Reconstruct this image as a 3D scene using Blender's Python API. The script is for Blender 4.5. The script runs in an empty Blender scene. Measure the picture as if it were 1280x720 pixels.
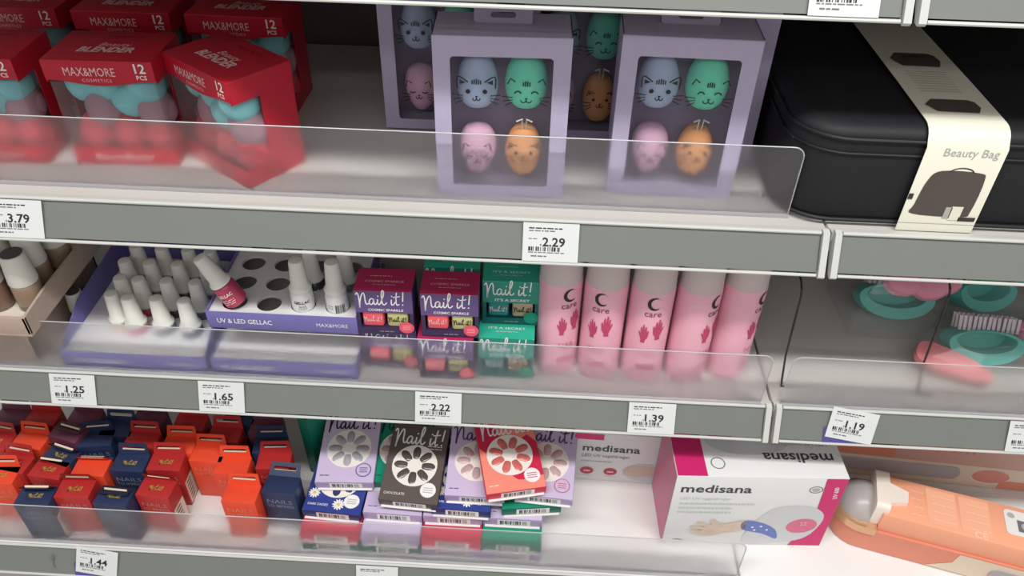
import bpy, bmesh, math, random
from mathutils import Vector, Matrix

random.seed(7)
SC = bpy.context.scene
COL = SC.collection
PI = math.pi

# ------------------------------------------------------------------ camera
FPX = 1000.0
PITCH, YAW, ROLL = math.radians(39.3), math.radians(1.8), math.radians(-1.5)
CAM = Vector((0.0, -0.714, 0.762))


def cam_axes():
    cp, sp = math.cos(PITCH), math.sin(PITCH)
    Rz = Matrix.Rotation(YAW, 3, 'Z')
    fwd = Rz @ Vector((0, cp, -sp)); right = Rz @ Vector((1, 0, 0)); down = Rz @ Vector((0, -sp, -cp))
    c, s = math.cos(ROLL), math.sin(ROLL)
    return c * right + s * down, -s * right + c * down, fwd


RIGHT, DOWN, FWD = cam_axes()
cd = bpy.data.cameras.new('camera'); cam = bpy.data.objects.new('camera', cd); COL.objects.link(cam)
cd.sensor_width = 36.0; cd.lens = FPX / 1280 * 36.0; cd.clip_start = 0.01
rm = Matrix((RIGHT, -DOWN, -FWD)).transposed().to_4x4()
rm.translation = CAM
cam.matrix_world = rm
SC.camera = cam


def ray(px, py):
    return RIGHT * ((px - 640) / FPX) + DOWN * ((py - 360) / FPX) + FWD


def on(px, py, z):
    """point of the horizontal plane z seen at this picture position"""
    r = ray(px, py)
    return CAM + r * ((z - CAM.z) / r.z)


def upright(px, py, y):
    """point of the vertical plane Y = y seen at this picture position"""
    r = ray(px, py)
    return CAM + r * ((y - CAM.y) / r.y)


# ------------------------------------------------------------------ light
w = bpy.data.worlds.new('world'); SC.world = w; w.use_nodes = True
w.node_tree.nodes['Background'].inputs[0].default_value = (1.0, 0.99, 0.97, 1)
w.node_tree.nodes['Background'].inputs[1].default_value = 0.40


def ceiling_lamp(x, y, z, sx, sy, e):
    l = bpy.data.lights.new('ceiling_lamp', 'AREA'); l.shape = 'RECTANGLE'; l.size = sx; l.size_y = sy; l.energy = e
    l.color = (1.0, 0.985, 0.95)
    o = bpy.data.objects.new('ceiling_lamp', l); COL.objects.link(o); o.location = (x, y, z)
    return o


ceiling_lamp(0.2, -0.98, 2.15, 3.2, 0.20, 62)
ceiling_lamp(0.2, -2.60, 2.15, 3.2, 0.20, 22)
SC.view_settings.view_transform = 'Standard'
SC.view_settings.look = 'None'
SC.view_settings.exposure = 0.12
SC.view_settings.gamma = 1.0
SC.view_settings.use_curve_mapping = False


# ------------------------------------------------------------------ materials
def lin(c):
    c /= 255.0
    return c / 12.92 if c <= 0.04045 else ((c + 0.055) / 1.055) ** 2.4


def rgb(r, g, b):
    return (lin(r), lin(g), lin(b), 1.0)


MATS = {}


def mat(name, col, rough=0.5, spec=0.4, metal=0.0, noise=0.06, scale=60.0, bump=0.0, coat=0.0):
    if name in MATS:
        return MATS[name]
    m = bpy.data.materials.new(name); m.use_nodes = True
    nt = m.node_tree; b = nt.nodes['Principled BSDF']
    b.inputs['Roughness'].default_value = rough
    b.inputs['Specular IOR Level'].default_value = spec
    b.inputs['Metallic'].default_value = metal
    b.inputs['Coat Weight'].default_value = coat
    c = rgb(*col)
    if noise > 0:
        tc = nt.nodes.new('ShaderNodeTexCoord'); n = nt.nodes.new('ShaderNodeTexNoise')
        n.inputs['Scale'].default_value = scale; n.inputs['Detail'].default_value = 3
        nt.links.new(tc.outputs['Object'], n.inputs['Vector'])
        mx = nt.nodes.new('ShaderNodeMix'); mx.data_type = 'RGBA'
        mx.inputs[6].default_value = tuple(x * (1 - noise) for x in c[:3]) + (1,)
        mx.inputs[7].default_value = tuple(min(1, x * (1 + noise)) for x in c[:3]) + (1,)
        nt.links.new(n.outputs['Fac'], mx.inputs[0]); nt.links.new(mx.outputs[2], b.inputs['Base Color'])
        if bump > 0:
            bp = nt.nodes.new('ShaderNodeBump'); bp.inputs['Strength'].default_value = bump; bp.inputs['Distance'].default_value = 0.001
            nt.links.new(n.outputs['Fac'], bp.inputs['Height']); nt.links.new(bp.outputs[0], b.inputs['Normal'])
    else:
        b.inputs['Base Color'].default_value = c
    MATS[name] = m
    return m


def clear_mat(name, tint, haze, gloss, grough, blur=0.0, blur_rough=0.25, haze_col=(225, 225, 222), ior=1.45):
    """clear sheet: part straight-through, part soft transmission, thin haze, fresnel gloss"""
    m = bpy.data.materials.new(name); m.use_nodes = True
    nt = m.node_tree; nt.nodes.clear(); N = nt.nodes.new; L = nt.links.new
    out = N('ShaderNodeOutputMaterial')
    tr = N('ShaderNodeBsdfTransparent'); tr.inputs[0].default_value = tuple(tint) + (1,)
    cur = tr.outputs[0]
    if blur > 0:
        rf = N('ShaderNodeBsdfRefraction'); rf.inputs['Roughness'].default_value = blur_rough; rf.inputs['IOR'].default_value = ior
        rf.inputs['Color'].default_value = tuple(tint) + (1,)
        mx = N('ShaderNodeMixShader'); mx.inputs[0].default_value = blur; L(cur, mx.inputs[1]); L(rf.outputs[0], mx.inputs[2]); cur = mx.outputs[0]
    if haze > 0:
        df = N('ShaderNodeBsdfDiffuse'); df.inputs[0].default_value = rgb(*haze_col)
        tl = N('ShaderNodeBsdfTranslucent'); tl.inputs[0].default_value = rgb(*haze_col)
        h = N('ShaderNodeMixShader'); h.inputs[0].default_value = 0.5; L(df.outputs[0], h.inputs[1]); L(tl.outputs[0], h.inputs[2])
        tc = N('ShaderNodeTexCoord'); ns = N('ShaderNodeTexNoise'); ns.inputs['Scale'].default_value = 9; L(tc.outputs['Object'], ns.inputs['Vector'])
        mr = N('ShaderNodeMapRange'); mr.inputs[3].default_value = haze * 0.8; mr.inputs[4].default_value = haze * 1.2; L(ns.outputs['Fac'], mr.inputs[0])
        mx = N('ShaderNodeMixShader'); L(mr.outputs[0], mx.inputs[0]); L(cur, mx.inputs[1]); L(h.outputs[0], mx.inputs[2]); cur = mx.outputs[0]
    if gloss > 0:
        gl = N('ShaderNodeBsdfGlossy'); gl.inputs['Roughness'].default_value = grough
        fr = N('ShaderNodeLayerWeight'); fr.inputs[0].default_value = 0.5
        pw = N('ShaderNodeMath'); pw.operation = 'POWER'; pw.inputs[1].default_value = 4.0; L(fr.outputs['Facing'], pw.inputs[0])
        mu = N('ShaderNodeMath'); mu.operation = 'MULTIPLY_ADD'; mu.inputs[1].default_value = gloss; mu.inputs[2].default_value = 0.03 * gloss; L(pw.outputs[0], mu.inputs[0])
        mx = N('ShaderNodeMixShader'); L(mu.outputs[0], mx.inputs[0]); L(cur, mx.inputs[1]); L(gl.outputs[0], mx.inputs[2]); cur = mx.outputs[0]
    L(cur, out.inputs[0])
    MATS[name] = m
    return m


RAIL = mat('rail_grey_plastic', (118, 122, 117), 0.32, 0.4, noise=0.03, scale=14)
BEAD = mat('rail_white_bead', (200, 202, 198), 0.35, noise=0.02)
CLIP = mat('rail_end_clip', (198, 200, 196), 0.4, noise=0.03)
DECK = mat('shelf_enamel', (194, 190, 186), 0.45, noise=0.03, scale=8)
DECKW = mat('shelf_white_enamel', (228, 226, 224), 0.4, noise=0.02, scale=8)
BACK = mat('back_panel_grey', (98, 93, 90), 0.6, noise=0.05, scale=6)
FLOOR = mat('floor_vinyl', (190, 186, 180), 0.45, noise=0.08, scale=5)
RISER = clear_mat('riser_acrylic', (0.99, 0.99, 0.995), 0.07, 0.5, 0.12, blur=0.72, blur_rough=0.62, haze_col=(240, 238, 240), ior=1.06)
RISER_EDGE = mat('riser_cut_edge', (190, 192, 196), 0.2, noise=0.0)
FILM = clear_mat('clear_film', (0.98, 0.98, 0.98), 0.05, 0.5, 0.08)
POUCH = clear_mat('clear_pouch', (0.98, 0.985, 0.98), 0.11, 0.6, 0.15)
INK = mat('black_ink', (38, 38, 42), 0.5, noise=0)
INKG = mat('grey_ink', (110, 112, 116), 0.5, noise=0)
INKL = mat('pale_grey_ink', (176, 176, 176), 0.5, noise=0)
WHITE_INK = mat('white_ink', (238, 236, 236), 0.45, noise=0)
PAPER = mat('tag_paper', (212, 215, 214), 0.5, noise=0.02)
GOLD_INK = mat('gold_foil', (214, 180, 96), 0.3, 0.5, 0.4, noise=0.05)


# ------------------------------------------------------------------ geometry helpers
class Frame:
    def __init__(s, o, u, v):
        s.o = Vector(o); s.u = Vector(u).normalized(); s.v = Vector(v).normalized(); s.n = s.u.cross(s.v)

    def __call__(s, a, b, e=0.0):
        return s.o + s.u * a + s.v * b + s.n * e


class CylFrame:
    """wraps (arc length, height) round an upright cylinder; angle 0 looks to -Y"""
    def __init__(s, r, ang=0.0, c=(0, 0, 0)):
        s.r = r; s.a = ang; s.c = Vector(c)

    def __call__(s, a, b, e=0.0):
        t = s.a + a / s.r
        return s.c + Vector((math.sin(t) * (s.r + e), -math.cos(t) * (s.r + e), b))


TEXTS = {}


def text_mesh(s, shear=0.0, bold=0.0, space=1.0):
    k = (s, shear, bold, space)
    if k not in TEXTS:
        cu = bpy.data.curves.new('lettering_source', 'FONT'); cu.body = s; cu.size = 1.0; cu.shear = shear; cu.offset = bold
        cu.resolution_u = 2; cu.space_character = space
        o = bpy.data.objects.new('lettering_source', cu); COL.objects.link(o)
        dg = bpy.context.evaluated_depsgraph_get(); me = o.evaluated_get(dg).to_mesh()
        vs = [(v.co.x, v.co.y) for v in me.vertices]; fs = [tuple(p.vertices) for p in me.polygons]
        o.evaluated_get(dg).to_mesh_clear()
        bpy.data.objects.remove(o); bpy.data.curves.remove(cu)
        x0 = min(v[0] for v in vs); x1 = max(v[0] for v in vs)
        TEXTS[k] = ([(v[0] - x0, v[1]) for v in vs], fs, x1 - x0)
    return TEXTS[k]


def smooth_line(pts, n=6, closed=False):
    P = [Vector((p[0], p[1])) for p in pts]
    out = []
    m = len(P)
    rng = m if closed else m - 1
    for i in range(rng):
        if closed:
            p0, p1, p2, p3 = P[i - 1], P[i], P[(i + 1) % m], P[(i + 2) % m]
        else:
            p0 = P[max(0, i - 1)]; p1 = P[i]; p2 = P[i + 1]; p3 = P[min(m - 1, i + 2)]
        for k in range(n):
            t = k / n
            out.append(0.5 * ((2 * p1) + (p2 - p0) * t + (2 * p0 - 5 * p1 + 4 * p2 - p3) * t * t + (3 * p1 - p0 - 3 * p2 + p3) * t ** 3))
    if not closed:
        out.append(P[-1])
    return [(p.x, p.y) for p in out]


class PB:
    def __init__(s):
        s.v = []; s.f = []; s.mi = []; s.mats = []; s.T = None

    def _m(s, m):
        if m not in s.mats:
            s.mats.append(m)
        return s.mats.index(m)

    def add(s, verts, faces, m):
        b = len(s.v); i = s._m(m)
        for p in verts:
            p = Vector(p)
            s.v.append(s.T @ p if s.T else p)
        for f in faces:
            s.f.append(tuple(b + k for k in f)); s.mi.append(i)
        return s

    def box(s, x0, x1, y0, y1, z0, z1, m, ch=0.0):
        if ch <= 0:
            vs = [(x, y, z) for z in (z0, z1) for y in (y0, y1) for x in (x0, x1)]
            return s.add(vs, [(0, 2, 3, 1), (4, 5, 7, 6), (0, 1, 5, 4), (2, 6, 7, 3), (0, 4, 6, 2), (1, 3, 7, 5)], m)
        bm = bmesh.new()
        bmesh.ops.create_cube(bm, size=1.0)
        for v in bm.verts:
            v.co = Vector(((x0 + x1) / 2 + v.co.x * (x1 - x0), (y0 + y1) / 2 + v.co.y * (y1 - y0), (z0 + z1) / 2 + v.co.z * (z1 - z0)))
        bmesh.ops.bevel(bm, geom=list(bm.edges), offset=ch, segments=2, profile=0.5, affect='EDGES')
        bm.verts.ensure_lookup_table(); bm.verts.index_update()
        s.add([v.co.copy() for v in bm.verts], [tuple(v.index for v in f.verts) for f in bm.faces], m)
        bm.free()
        return s

    def poly(s, fr, pts, m, e=0.0004):
        vs = [fr(a, b, e) for a, b in pts]
        return s.add(vs, [tuple(range(len(vs)))], m)

    def rect(s, fr, x0, x1, y0, y1, m, e=0.0004, nx=1):
        vs = []; fs = []
        for i in range(nx + 1):
            x = x0 + (x1 - x0) * i / nx
            vs += [fr(x, y0, e), fr(x, y1, e)]
        for i in range(nx):
            fs.append((2 * i, 2 * i + 2, 2 * i + 3, 2 * i + 1))
        return s.add(vs, fs, m)

    def ellipse(s, fr, cx, cy, rx, ry, m, e=0.0004, n=20, a0=0, a1=2 * PI, rot=0):
        pts = []
        for i in range(n):
            t = a0 + (a1 - a0) * i / (n if abs(a1 - a0 - 2 * PI) < 1e-6 else n - 1)
            x, y = rx * math.cos(t), ry * math.sin(t)
            pts.append((cx + x * math.cos(rot) - y * math.sin(rot), cy + x * math.sin(rot) + y * math.cos(rot)))
        return s.poly(fr, pts, m, e)

    def hoop(s, fr, outer, inner, m, e=0.0004):
        n = len(outer)
        vs = [fr(a, b, e) for a, b in outer] + [fr(a, b, e) for a, b in inner]
        return s.add(vs, [(i, (i + 1) % n, n + (i + 1) % n, n + i) for i in range(n)], m)

    def ribbon(s, fr, pts, wd, m, e=0.0005, closed=False):
        n = len(pts); vs = []; fs = []
        for i, p in enumerate(pts):
            a = Vector(pts[i - 1] if (i > 0 or closed) else pts[i]); b = Vector(pts[(i + 1) % n] if (i < n - 1 or closed) else pts[i])
            d = b - a
            d = d.normalized() if d.length > 1e-9 else Vector((1, 0))
            q = Vector((-d.y, d.x)) * wd / 2
            vs += [fr(p[0] - q.x, p[1] - q.y, e), fr(p[0] + q.x, p[1] + q.y, e)]
        for i in range(n if closed else n - 1):
            j = (i + 1) % n
            fs.append((2 * i, 2 * j, 2 * j + 1, 2 * i + 1))
        return s.add(vs, fs, m)

    def text(s, fr, t, size, x, y, m, align='l', e=0.0005, shear=0.0, bold=0.0, space=1.0, width=None, rot=0.0):
        vs, fs, tw = text_mesh(t, shear, bold, space)
        kx = size if width is None else width / tw
        off = {'l': 0, 'c': -tw * kx / 2, 'r': -tw * kx}[align]
        c, sn = math.cos(rot), math.sin(rot)
        pp = []
        for a, b in vs:
            a2, b2 = a * kx + off, b * size
            pp.append(fr(x + a2 * c - b2 * sn, y + a2 * sn + b2 * c, e))
        return s.add(pp, fs, m)

    def lathe(s, prof, m, n=24, T=None, sx=1.0, sy=1.0, cap=True):
        vs = []; fs = []
        for r, z in prof:
            for i in range(n):
                t = 2 * PI * i / n
                p = Vector((r * math.cos(t) * sx, r * math.sin(t) * sy, z))
                vs.append(T @ p if T else p)
        k = len(prof)
        for j in range(k - 1):
            for i in range(n):
                i2 = (i + 1) % n
                fs.append((j * n + i, j * n + i2, (j + 1) * n + i2, (j + 1) * n + i))
        if cap:
            if prof[0][0] > 1e-5: fs.append(tuple(reversed(range(n))))
            if prof[-1][0] > 1e-5: fs.append(tuple((k - 1) * n + i for i in range(n)))
        return s.add(vs, fs, m)

    def tube(s, pts, r, m, n=8):
        P = [Vector(p) for p in pts]; vs = []; fs = []
        up = Vector((0.3, 0.2, 0.9)).normalized()
        for i, p in enumerate(P):
            d = (P[min(i + 1, len(P) - 1)] - P[max(i - 1, 0)]).normalized()
            a = d.cross(up)
            if a.length < 1e-3: a = d.cross(Vector((1, 0, 0)))
            a.normalize(); b = d.cross(a)
            for k in range(n):
                t = 2 * PI * k / n
                vs.append(p + (a * math.cos(t) + b * math.sin(t)) * r)
        for i in range(len(P) - 1):
            for k in range(n):
                k2 = (k + 1) % n
                fs.append((i * n + k, i * n + k2, (i + 1) * n + k2, (i + 1) * n + k))
        fs.append(tuple(reversed(range(n)))); fs.append(tuple((len(P) - 1) * n + k for k in range(n)))
        return s.add(vs, fs, m)

    def prism(s, pts, d0, d1, m, axis='y'):
        """closed outline extruded along an axis; outline in the other two axes"""
        n = len(pts)
        mk = {'y': lambda a, b, d: (a, d, b), 'x': lambda a, b, d: (d, a, b), 'z': lambda a, b, d: (a, b, d)}[axis]
        vs = [mk(a, b, d0) for a, b in pts] + [mk(a, b, d1) for a, b in pts]
        fs = [tuple(range(n)), tuple(reversed(range(n, 2 * n)))] + [(i, n + i, n + (i + 1) % n, (i + 1) % n) for i in range(n)]
        return s.add(vs, fs, m)

    def build(s, name, parent=None, smooth=35):
        me = bpy.data.meshes.new(name)
        me.from_pydata([tuple(p) for p in s.v], [], s.f)
        for m in s.mats: me.materials.append(m)
        me.polygons.foreach_set('material_index', s.mi)
        bm = bmesh.new(); bm.from_mesh(me)
        if len(bm.faces) > 1 and smooth >= 0:
            bmesh.ops.remove_doubles(bm, verts=bm.verts, dist=1e-6)
        bm.to_mesh(me); bm.free()
        me.polygons.foreach_set('use_smooth', [True] * len(me.polygons))
        me.set_sharp_from_angle(angle=math.radians(max(smooth, 1)))
        me.update()
        o = bpy.data.objects.new(name, me); COL.objects.link(o)
        if parent: o.parent = parent
        return o


def fix_normals(o):
    bm = bmesh.new(); bm.from_mesh(o.data); bmesh.ops.recalc_face_normals(bm, faces=bm.faces); bm.to_mesh(o.data); bm.free()
    return o


def thing(name, label, cat, loc=(0, 0, 0), rotz=0.0, group=None, rotx=0.0, roty=0.0):
    o = bpy.data.objects.new(name, None); COL.objects.link(o); o.empty_display_size = 0.02
    o.location = loc; o.rotation_euler = (rotx, roty, rotz)
    o['label'] = label; o['category'] = cat
    if group: o['group'] = group
    return o


def tag(o, label, cat, group=None):
    o['label'] = label; o['category'] = cat
    if group: o['group'] = group
    return o


def rounded(x0, x1, y0, y1, r, n=5):
    pts = []
    for cx, cy, a in ((x1 - r, y1 - r, 0), (x0 + r, y1 - r, PI / 2), (x0 + r, y0 + r, PI), (x1 - r, y0 + r, 1.5 * PI)):
        for i in range(n + 1):
            t = a + PI / 2 * i / n
            pts.append((cx + r * math.cos(t), cy + r * math.sin(t)))
    return pts


def ordinal(i):
    return ['first', 'second', 'third', 'fourth', 'fifth', 'sixth', 'seventh'][i]


# ------------------------------------------------------------------ the gondola
BAY0, BAYX, BAY1 = -0.93, 0.318, 1.566
RT = math.radians(25); RL = 0.0466
SHELVES = {'D': (0.552, 0.0), 'A': (0.273, 0.0), 'B': (0.0, 0.0), 'C': (-0.277, -0.085)}
BACKY = 0.47


def structure(o):
    o['kind'] = 'structure'; return o


structure(PB().box(-1.4, 2.2, -2.6, 0.6, -0.66, -0.64, FLOOR).build('floor'))
pb = PB(); pb.box(-0.95, 1.6, BACKY, BACKY + 0.02, -0.64, 1.0, BACK)
wall = structure(pb.build('wall_back'))
for k, x in enumerate((BAY0, BAYX, BAY1)):
    structure(PB().box(x - 0.015, x + 0.015, BACKY - 0.012, BACKY + 0.02, -0.64, 1.05, RAIL, 0.002).build('trim_%d' % (k + 1)))

WORDS = {'D': 'topmost', 'A': 'upper', 'B': 'middle', 'C': 'bottom'}


def make_shelf(key, x0, x1, side):
    z, y = SHELVES[key]
    deckm = DECKW if key == 'C' else DECK
    t = thing('shelf', '%s shelf of the %s bay with a grey price rail along its front' % (WORDS[key], side), 'shelf', ((x0 + x1) / 2, y, z), 0, 'shelves of the store gondola')
    a, b = x0 - (x0 + x1) / 2, x1 - (x0 + x1) / 2
    d = PB()
    d.box(a, b, 0.012, BACKY - y - 0.013, -0.032, -0.004, deckm, 0.0015)
    d.build('deck', t)
    dy, dz = -RL * math.sin(RT), -RL * math.cos(RT)
    # rail: a tilted strip with a lip behind
    ea, eb = a + 0.010, b - 0.010
    r = PB()
    prof = [(0.001, -0.003), (dy + 0.0015, dz + 0.003), (dy + 0.006, dz + 0.0015), (0.0115, -0.008), (0.0115, -0.003)]
    r.prism(prof, ea, eb, RAIL, 'x')
    rail = fix_normals(r.build('price_rail', t))
    fr = Frame((0, dy, dz), (1, 0, 0), (0, math.sin(RT), math.cos(RT)))
    if key == 'C' and side == 'left':
        sx = upright(65, 700, y + dy / 2).x - (x0 + x1) / 2; q = PB()
        for st in ([(0, 0.034), (0.002, 0.027), (0.001, 0.020), (0.003, 0.012)], [(-0.004, 0.028), (0.001, 0.025), (0.004, 0.029)]): q.ribbon(fr, [(sx + u, v) for u, v in smooth_line(st, 3)], 0.0016, INKG, 0.0012)
        q.build('scuff_mark', rail)
    e = PB(); e.tube([(ea, 0.0005, 0), (eb, 0.0005, 0)], 0.0022, BEAD, 8); e.build('upper_bead', rail)
    e = PB(); e.tube([(ea, dy, dz), (eb, dy, dz)], 0.0019, BEAD, 8); e.build('lower_bead', rail)
    ld = PB(); ld.box(a, b, 0.003, 0.0125, -0.012, -0.0018, deckm); ld.build('front_ledge', t)
    for x in (a + 0.005, b - 0.005):
        cpt = PB()
        cpt.prism([(0.008, -0.004), (0.003, 0.003), (-0.003, 0.0015), (dy - 0.004, dz), (dy - 0.002, dz - 0.003), (dy + 0.005, dz - 0.002), (0.008, -0.012)], x - 0.0035, x + 0.0035, CLIP, 'x')
        fix_normals(cpt.build('end_clip', t))
    return t


for key in 'DABC':
    make_shelf(key, BAY0, BAYX - 0.0015, 'left')
    make_shelf(key, BAYX + 0.0015, BAY1, 'right')


def riser(x0, x1, key, y, h, label):
    z = SHELVES[key][0] - 0.004
    o = thing('shelf_riser', label, 'shelf riser', ((x0 + x1) / 2, y, z))
    a, b = x0 - (x0 + x1) / 2, x1 - (x0 + x1) / 2
    r = 0.012
    top = [(b, 0.0)] + [(b - r + r * math.cos(t), h - r + r * math.sin(t)) for t in [PI / 2 * i / 6 for i in range(7)]]
    top += [(a + r + r * math.cos(t), h - r + r * math.sin(t)) for t in [PI / 2 + PI / 2 * i / 6 for i in range(7)]] + [(a, 0.0)]
    p = PB(); p.prism(top, -0.001, 0.001, RISER, 'y')
    fix_normals(p.build('sheet', o))
    # polished cut edge that catches the light
    e = PB(); e.tube([(q[0], 0, q[1]) for q in top], 0.0007, RISER_EDGE, 6); e.build('cut_edge', o)
    f = PB(); f.box(a, b, -0.005, 0.004, 0.0003, 0.003, mat('riser_foot_clear_grey', (168, 168, 170), 0.3, noise=0)); f.build('foot', o)
    return o


riser(-0.90, 0.279, 'A', 0.036, 0.085, 'clear plastic riser along upper shelf in front of cat sponge boxes')
riser(-0.90, 0.303, 'B', 0.010, 0.084, 'clear plastic riser along middle shelf in front of pink bottles')
riser(0.327, 1.55, 'B', 0.010, 0.084, 'clear plastic riser in front of teal brushes at right')
riser(-0.90, 0.312, 'C', -0.073, 0.085, 'clear plastic riser along bottom shelf in front of nail boxes')


def wire_divider(x, key, y, zt, label):
    z = SHELVES[key][0] - 0.004
    p = PB()
    pts = [(0.022, -0.006, 0.0022), (0.008, -0.012, 0.0022), (0, -0.012, 0.0022), (0, -0.008, 0.01)]
    pts += [(0, 0.004 * k, 0.01 + (zt - 0.025) * k / 4) for k in range(1, 5)]
    pts += [(0, 0.02, zt - 0.007), (0, 0.03, zt), (0, 0.05, zt), (0, 0.38, zt), (0, 0.39, zt - 0.01), (0, 0.39, 0.0022), (0.02, 0.39, 0.0022)]
    o = p.tube(pts, 0.0014, mat('wire_steel', (70, 68, 66), 0.35, 0.5, 0.6, noise=0), 8).build('wire_divider')
    o.location = (x, y, z)
    return tag(o, label, 'divider')


wire_divider(0.336, 'B', 0.052, 0.148, 'thin dark wire divider just right of the bay joint')
wire_divider(0.512, 'B', 0.048, 0.162, 'thin dark wire divider in front of the teal brushes')

# ------------------------------------------------------------------ price tags
PURPLE_CARD = mat('purple_backing_card', (84, 74, 140), 0.5, noise=0.03)
BARS = [3, 1, 2, 1, 1, 3, 2, 1, 2, 2, 1, 3, 1, 1, 2, 3, 1, 2, 1, 2, 2, 1, 3, 2, 1, 1, 2]


def barcode(pb, fr, x0, x1, y0, y1, m, e=0.0005):
    tot = sum(BARS); k = (x1 - x0) / tot; x = x0
    for i, b in enumerate(BARS):
        if i % 2 == 0:
            pb.rect(fr, x, x + b * k, y0, y1, m, e)
        x += b * k


def microprint(pb, fr, x0, x1, y, h, m, seed=0, e=0.0005):
    rd = random.Random(seed); x = x0
    while x < x1 - 0.001:
        l = min(rd.uniform(0.002, 0.007), x1 - x)
        pb.rect(fr, x, x + l, y, y + h, m, e); x += l + 0.0012


def price_tag(px, py, key, price, label, twist=0.0, purple=False, slide=0.0):
    z, y = SHELVES[key]
    dy, dz = -RL * math.sin(RT), -RL * math.cos(RT)
    p = upright(px, py, y + dy / 2)
    t = thing('price_tag', label, 'price tag', (p.x, y + dy, z + dz), 0, 'price tags')
    t.rotation_euler = (-RT, 0, 0)       # local x along the rail, local z up the tilted face
    t.rotation_euler = Matrix.Rotation(-RT, 3, 'X').to_euler()
    n = Vector((0, -1, 0))
    W, H = 0.0605, 0.0425
    c, s = math.cos(twist), math.sin(twist)
    base = Vector((0, -0.0016, 0.002 + slide))
    fr = Frame(base, (c, 0, s), (-s, 0, c))
    pb = PB()
    pts = [(-W / 2, 0), (W / 2, 0), (W / 2, H), (-W / 2, H)]
    vs = [fr(a, b, e) for e in (0, 0.0004) for a, b in pts]
    pb.add(vs, [(3, 2, 1, 0), (4, 5, 6, 7), (0, 1, 5, 4), (1, 2, 6, 5), (2, 3, 7, 6), (3, 0, 4, 7)], PAPER)
    pb.build('card', t)
    q = PB(); e = 0.0007
    sd = int(px)
    microprint(q, fr, -0.024, 0.012, 0.0360, 0.0013, INK, sd, e)
    microprint(q, fr, -0.024, 0.004, 0.0332, 0.0012, INKG, sd + 1, e)
    microprint(q, fr, -0.024, -0.014, 0.0245, 0.0009, INKG, sd + 2, e)
    microprint(q, fr, -0.024, 0.015, 0.0095, 0.001, INKG, sd + 3, e)
    microprint(q, fr, -0.021, -0.004, 0.0052, 0.0014, INKG, sd + 4, e)
    q.build('small_print', t)
    if price:
        q = PB(); q.text(fr, price, 0.0135, 0.0155, 0.0172, INK, 'r', e, bold=0.02, width=0.0245)
        q.rect(fr, -0.0112, -0.0102, 0.0175, 0.0195, INK, e)
        q.build('price_figures', t)
    q = PB(); barcode(q, fr, -0.024, 0.010, 0.0115, 0.0162, INK, e); q.build('barcode', t)
    if purple:
        q = PB(); fr2 = Frame((0, -0.0010, 0.002), (1, 0, 0), (0, 0, 1))
        q.rect(fr2, -W / 2 - 0.0015, W / 2 - 0.008, 0, H * 0.5, PURPLE_CARD, 0.0); q.build('purple_card', t)
    return t


price_tag(1057, -12, 'D', None, 'white price tag on the topmost rail, only its lower part in view')
price_tag(22, 275, 'A', '3.79', 'white price tag reading 3.79 under the red blender boxes')
price_tag(688, 308, 'A', '2.29', 'white price tag reading 2.29 under the cat sponge boxes')
price_tag(92, 486, 'B', '1.25', 'white price tag reading 1.25 at the left of the middle rail')
price_tag(278, 497, 'B', '1.65', 'white price tag reading 1.65 under the purple gel polish displays')
price_tag(548, 508, 'B', '2.22', 'white price tag reading 2.22 under the small polish duo boxes')
price_tag(814, 524, 'B', '1.39', 'white price tag reading 1.39 under the pink bottles')
price_tag(1061, 535, 'B', '1.19', 'skewed white price tag reading 1.19 with a purple card behind it', -0.15, True, 0.004)
price_tag(1287, 548, 'B', None, 'white price tag cut off by the right picture edge')
price_tag(121, 706, 'C', '1.44', 'skewed white price tag reading 1.44 over a purple card on the bottom rail', -0.13, True, 0.003)
price_tag(472, 725, 'C', None, 'white price tag on the bottom rail with only its top edge in view')


# ------------------------------------------------------------------ red blender boxes
RED = mat('carton_red', (190, 30, 52), 0.38, 0.4, noise=0.05)
RED_IN = mat('carton_red_inside', (140, 22, 40), 0.6, noise=0.05)
TEAL_SP = mat('sponge_teal', (132, 208, 216), 0.85, 0.2, noise=0.05, bump=0.2, scale=400)
MAUVE_SP = mat('sponge_mauve', (168, 130, 144), 0.85, 0.2, noise=0.05, bump=0.2, scale=400)
CORAL_SP = mat('sponge_coral', (212, 62, 78), 0.85, 0.2, noise=0.05, bump=0.2, scale=400)
PALE_INK = mat('pale_rose_ink', (236, 200, 200), 0.5, noise=0)


def sponge(parent, c, m, peanut=False, rot=(0, 0, 0), s=1.0):
    prof = []
    n = 14
    for i in range(n + 1):
        t = i / n; z = (t - 0.5)
        if peanut:
            r = 0.0235 * math.sqrt(max(0, 1 - (2 * z) ** 4)) * (0.80 + 0.25 * (math.cos(2 * PI * z * 2) * -0.5 + 0.5) * 1.0)
            prof.append((r * s, z * 0.072 * s))
        else:
            r = 0.023 * math.sqrt(max(0, 1 - (2 * z) ** 2)) * (1 - 0.22 * z)
            prof.append((r * s, z * 0.056 * s))
    p = PB(); p.lathe(prof, m, 18, cap=False)
    o = p.build('sponge', parent, 60); o.location = c; o.rotation_euler = rot
    return o


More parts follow.
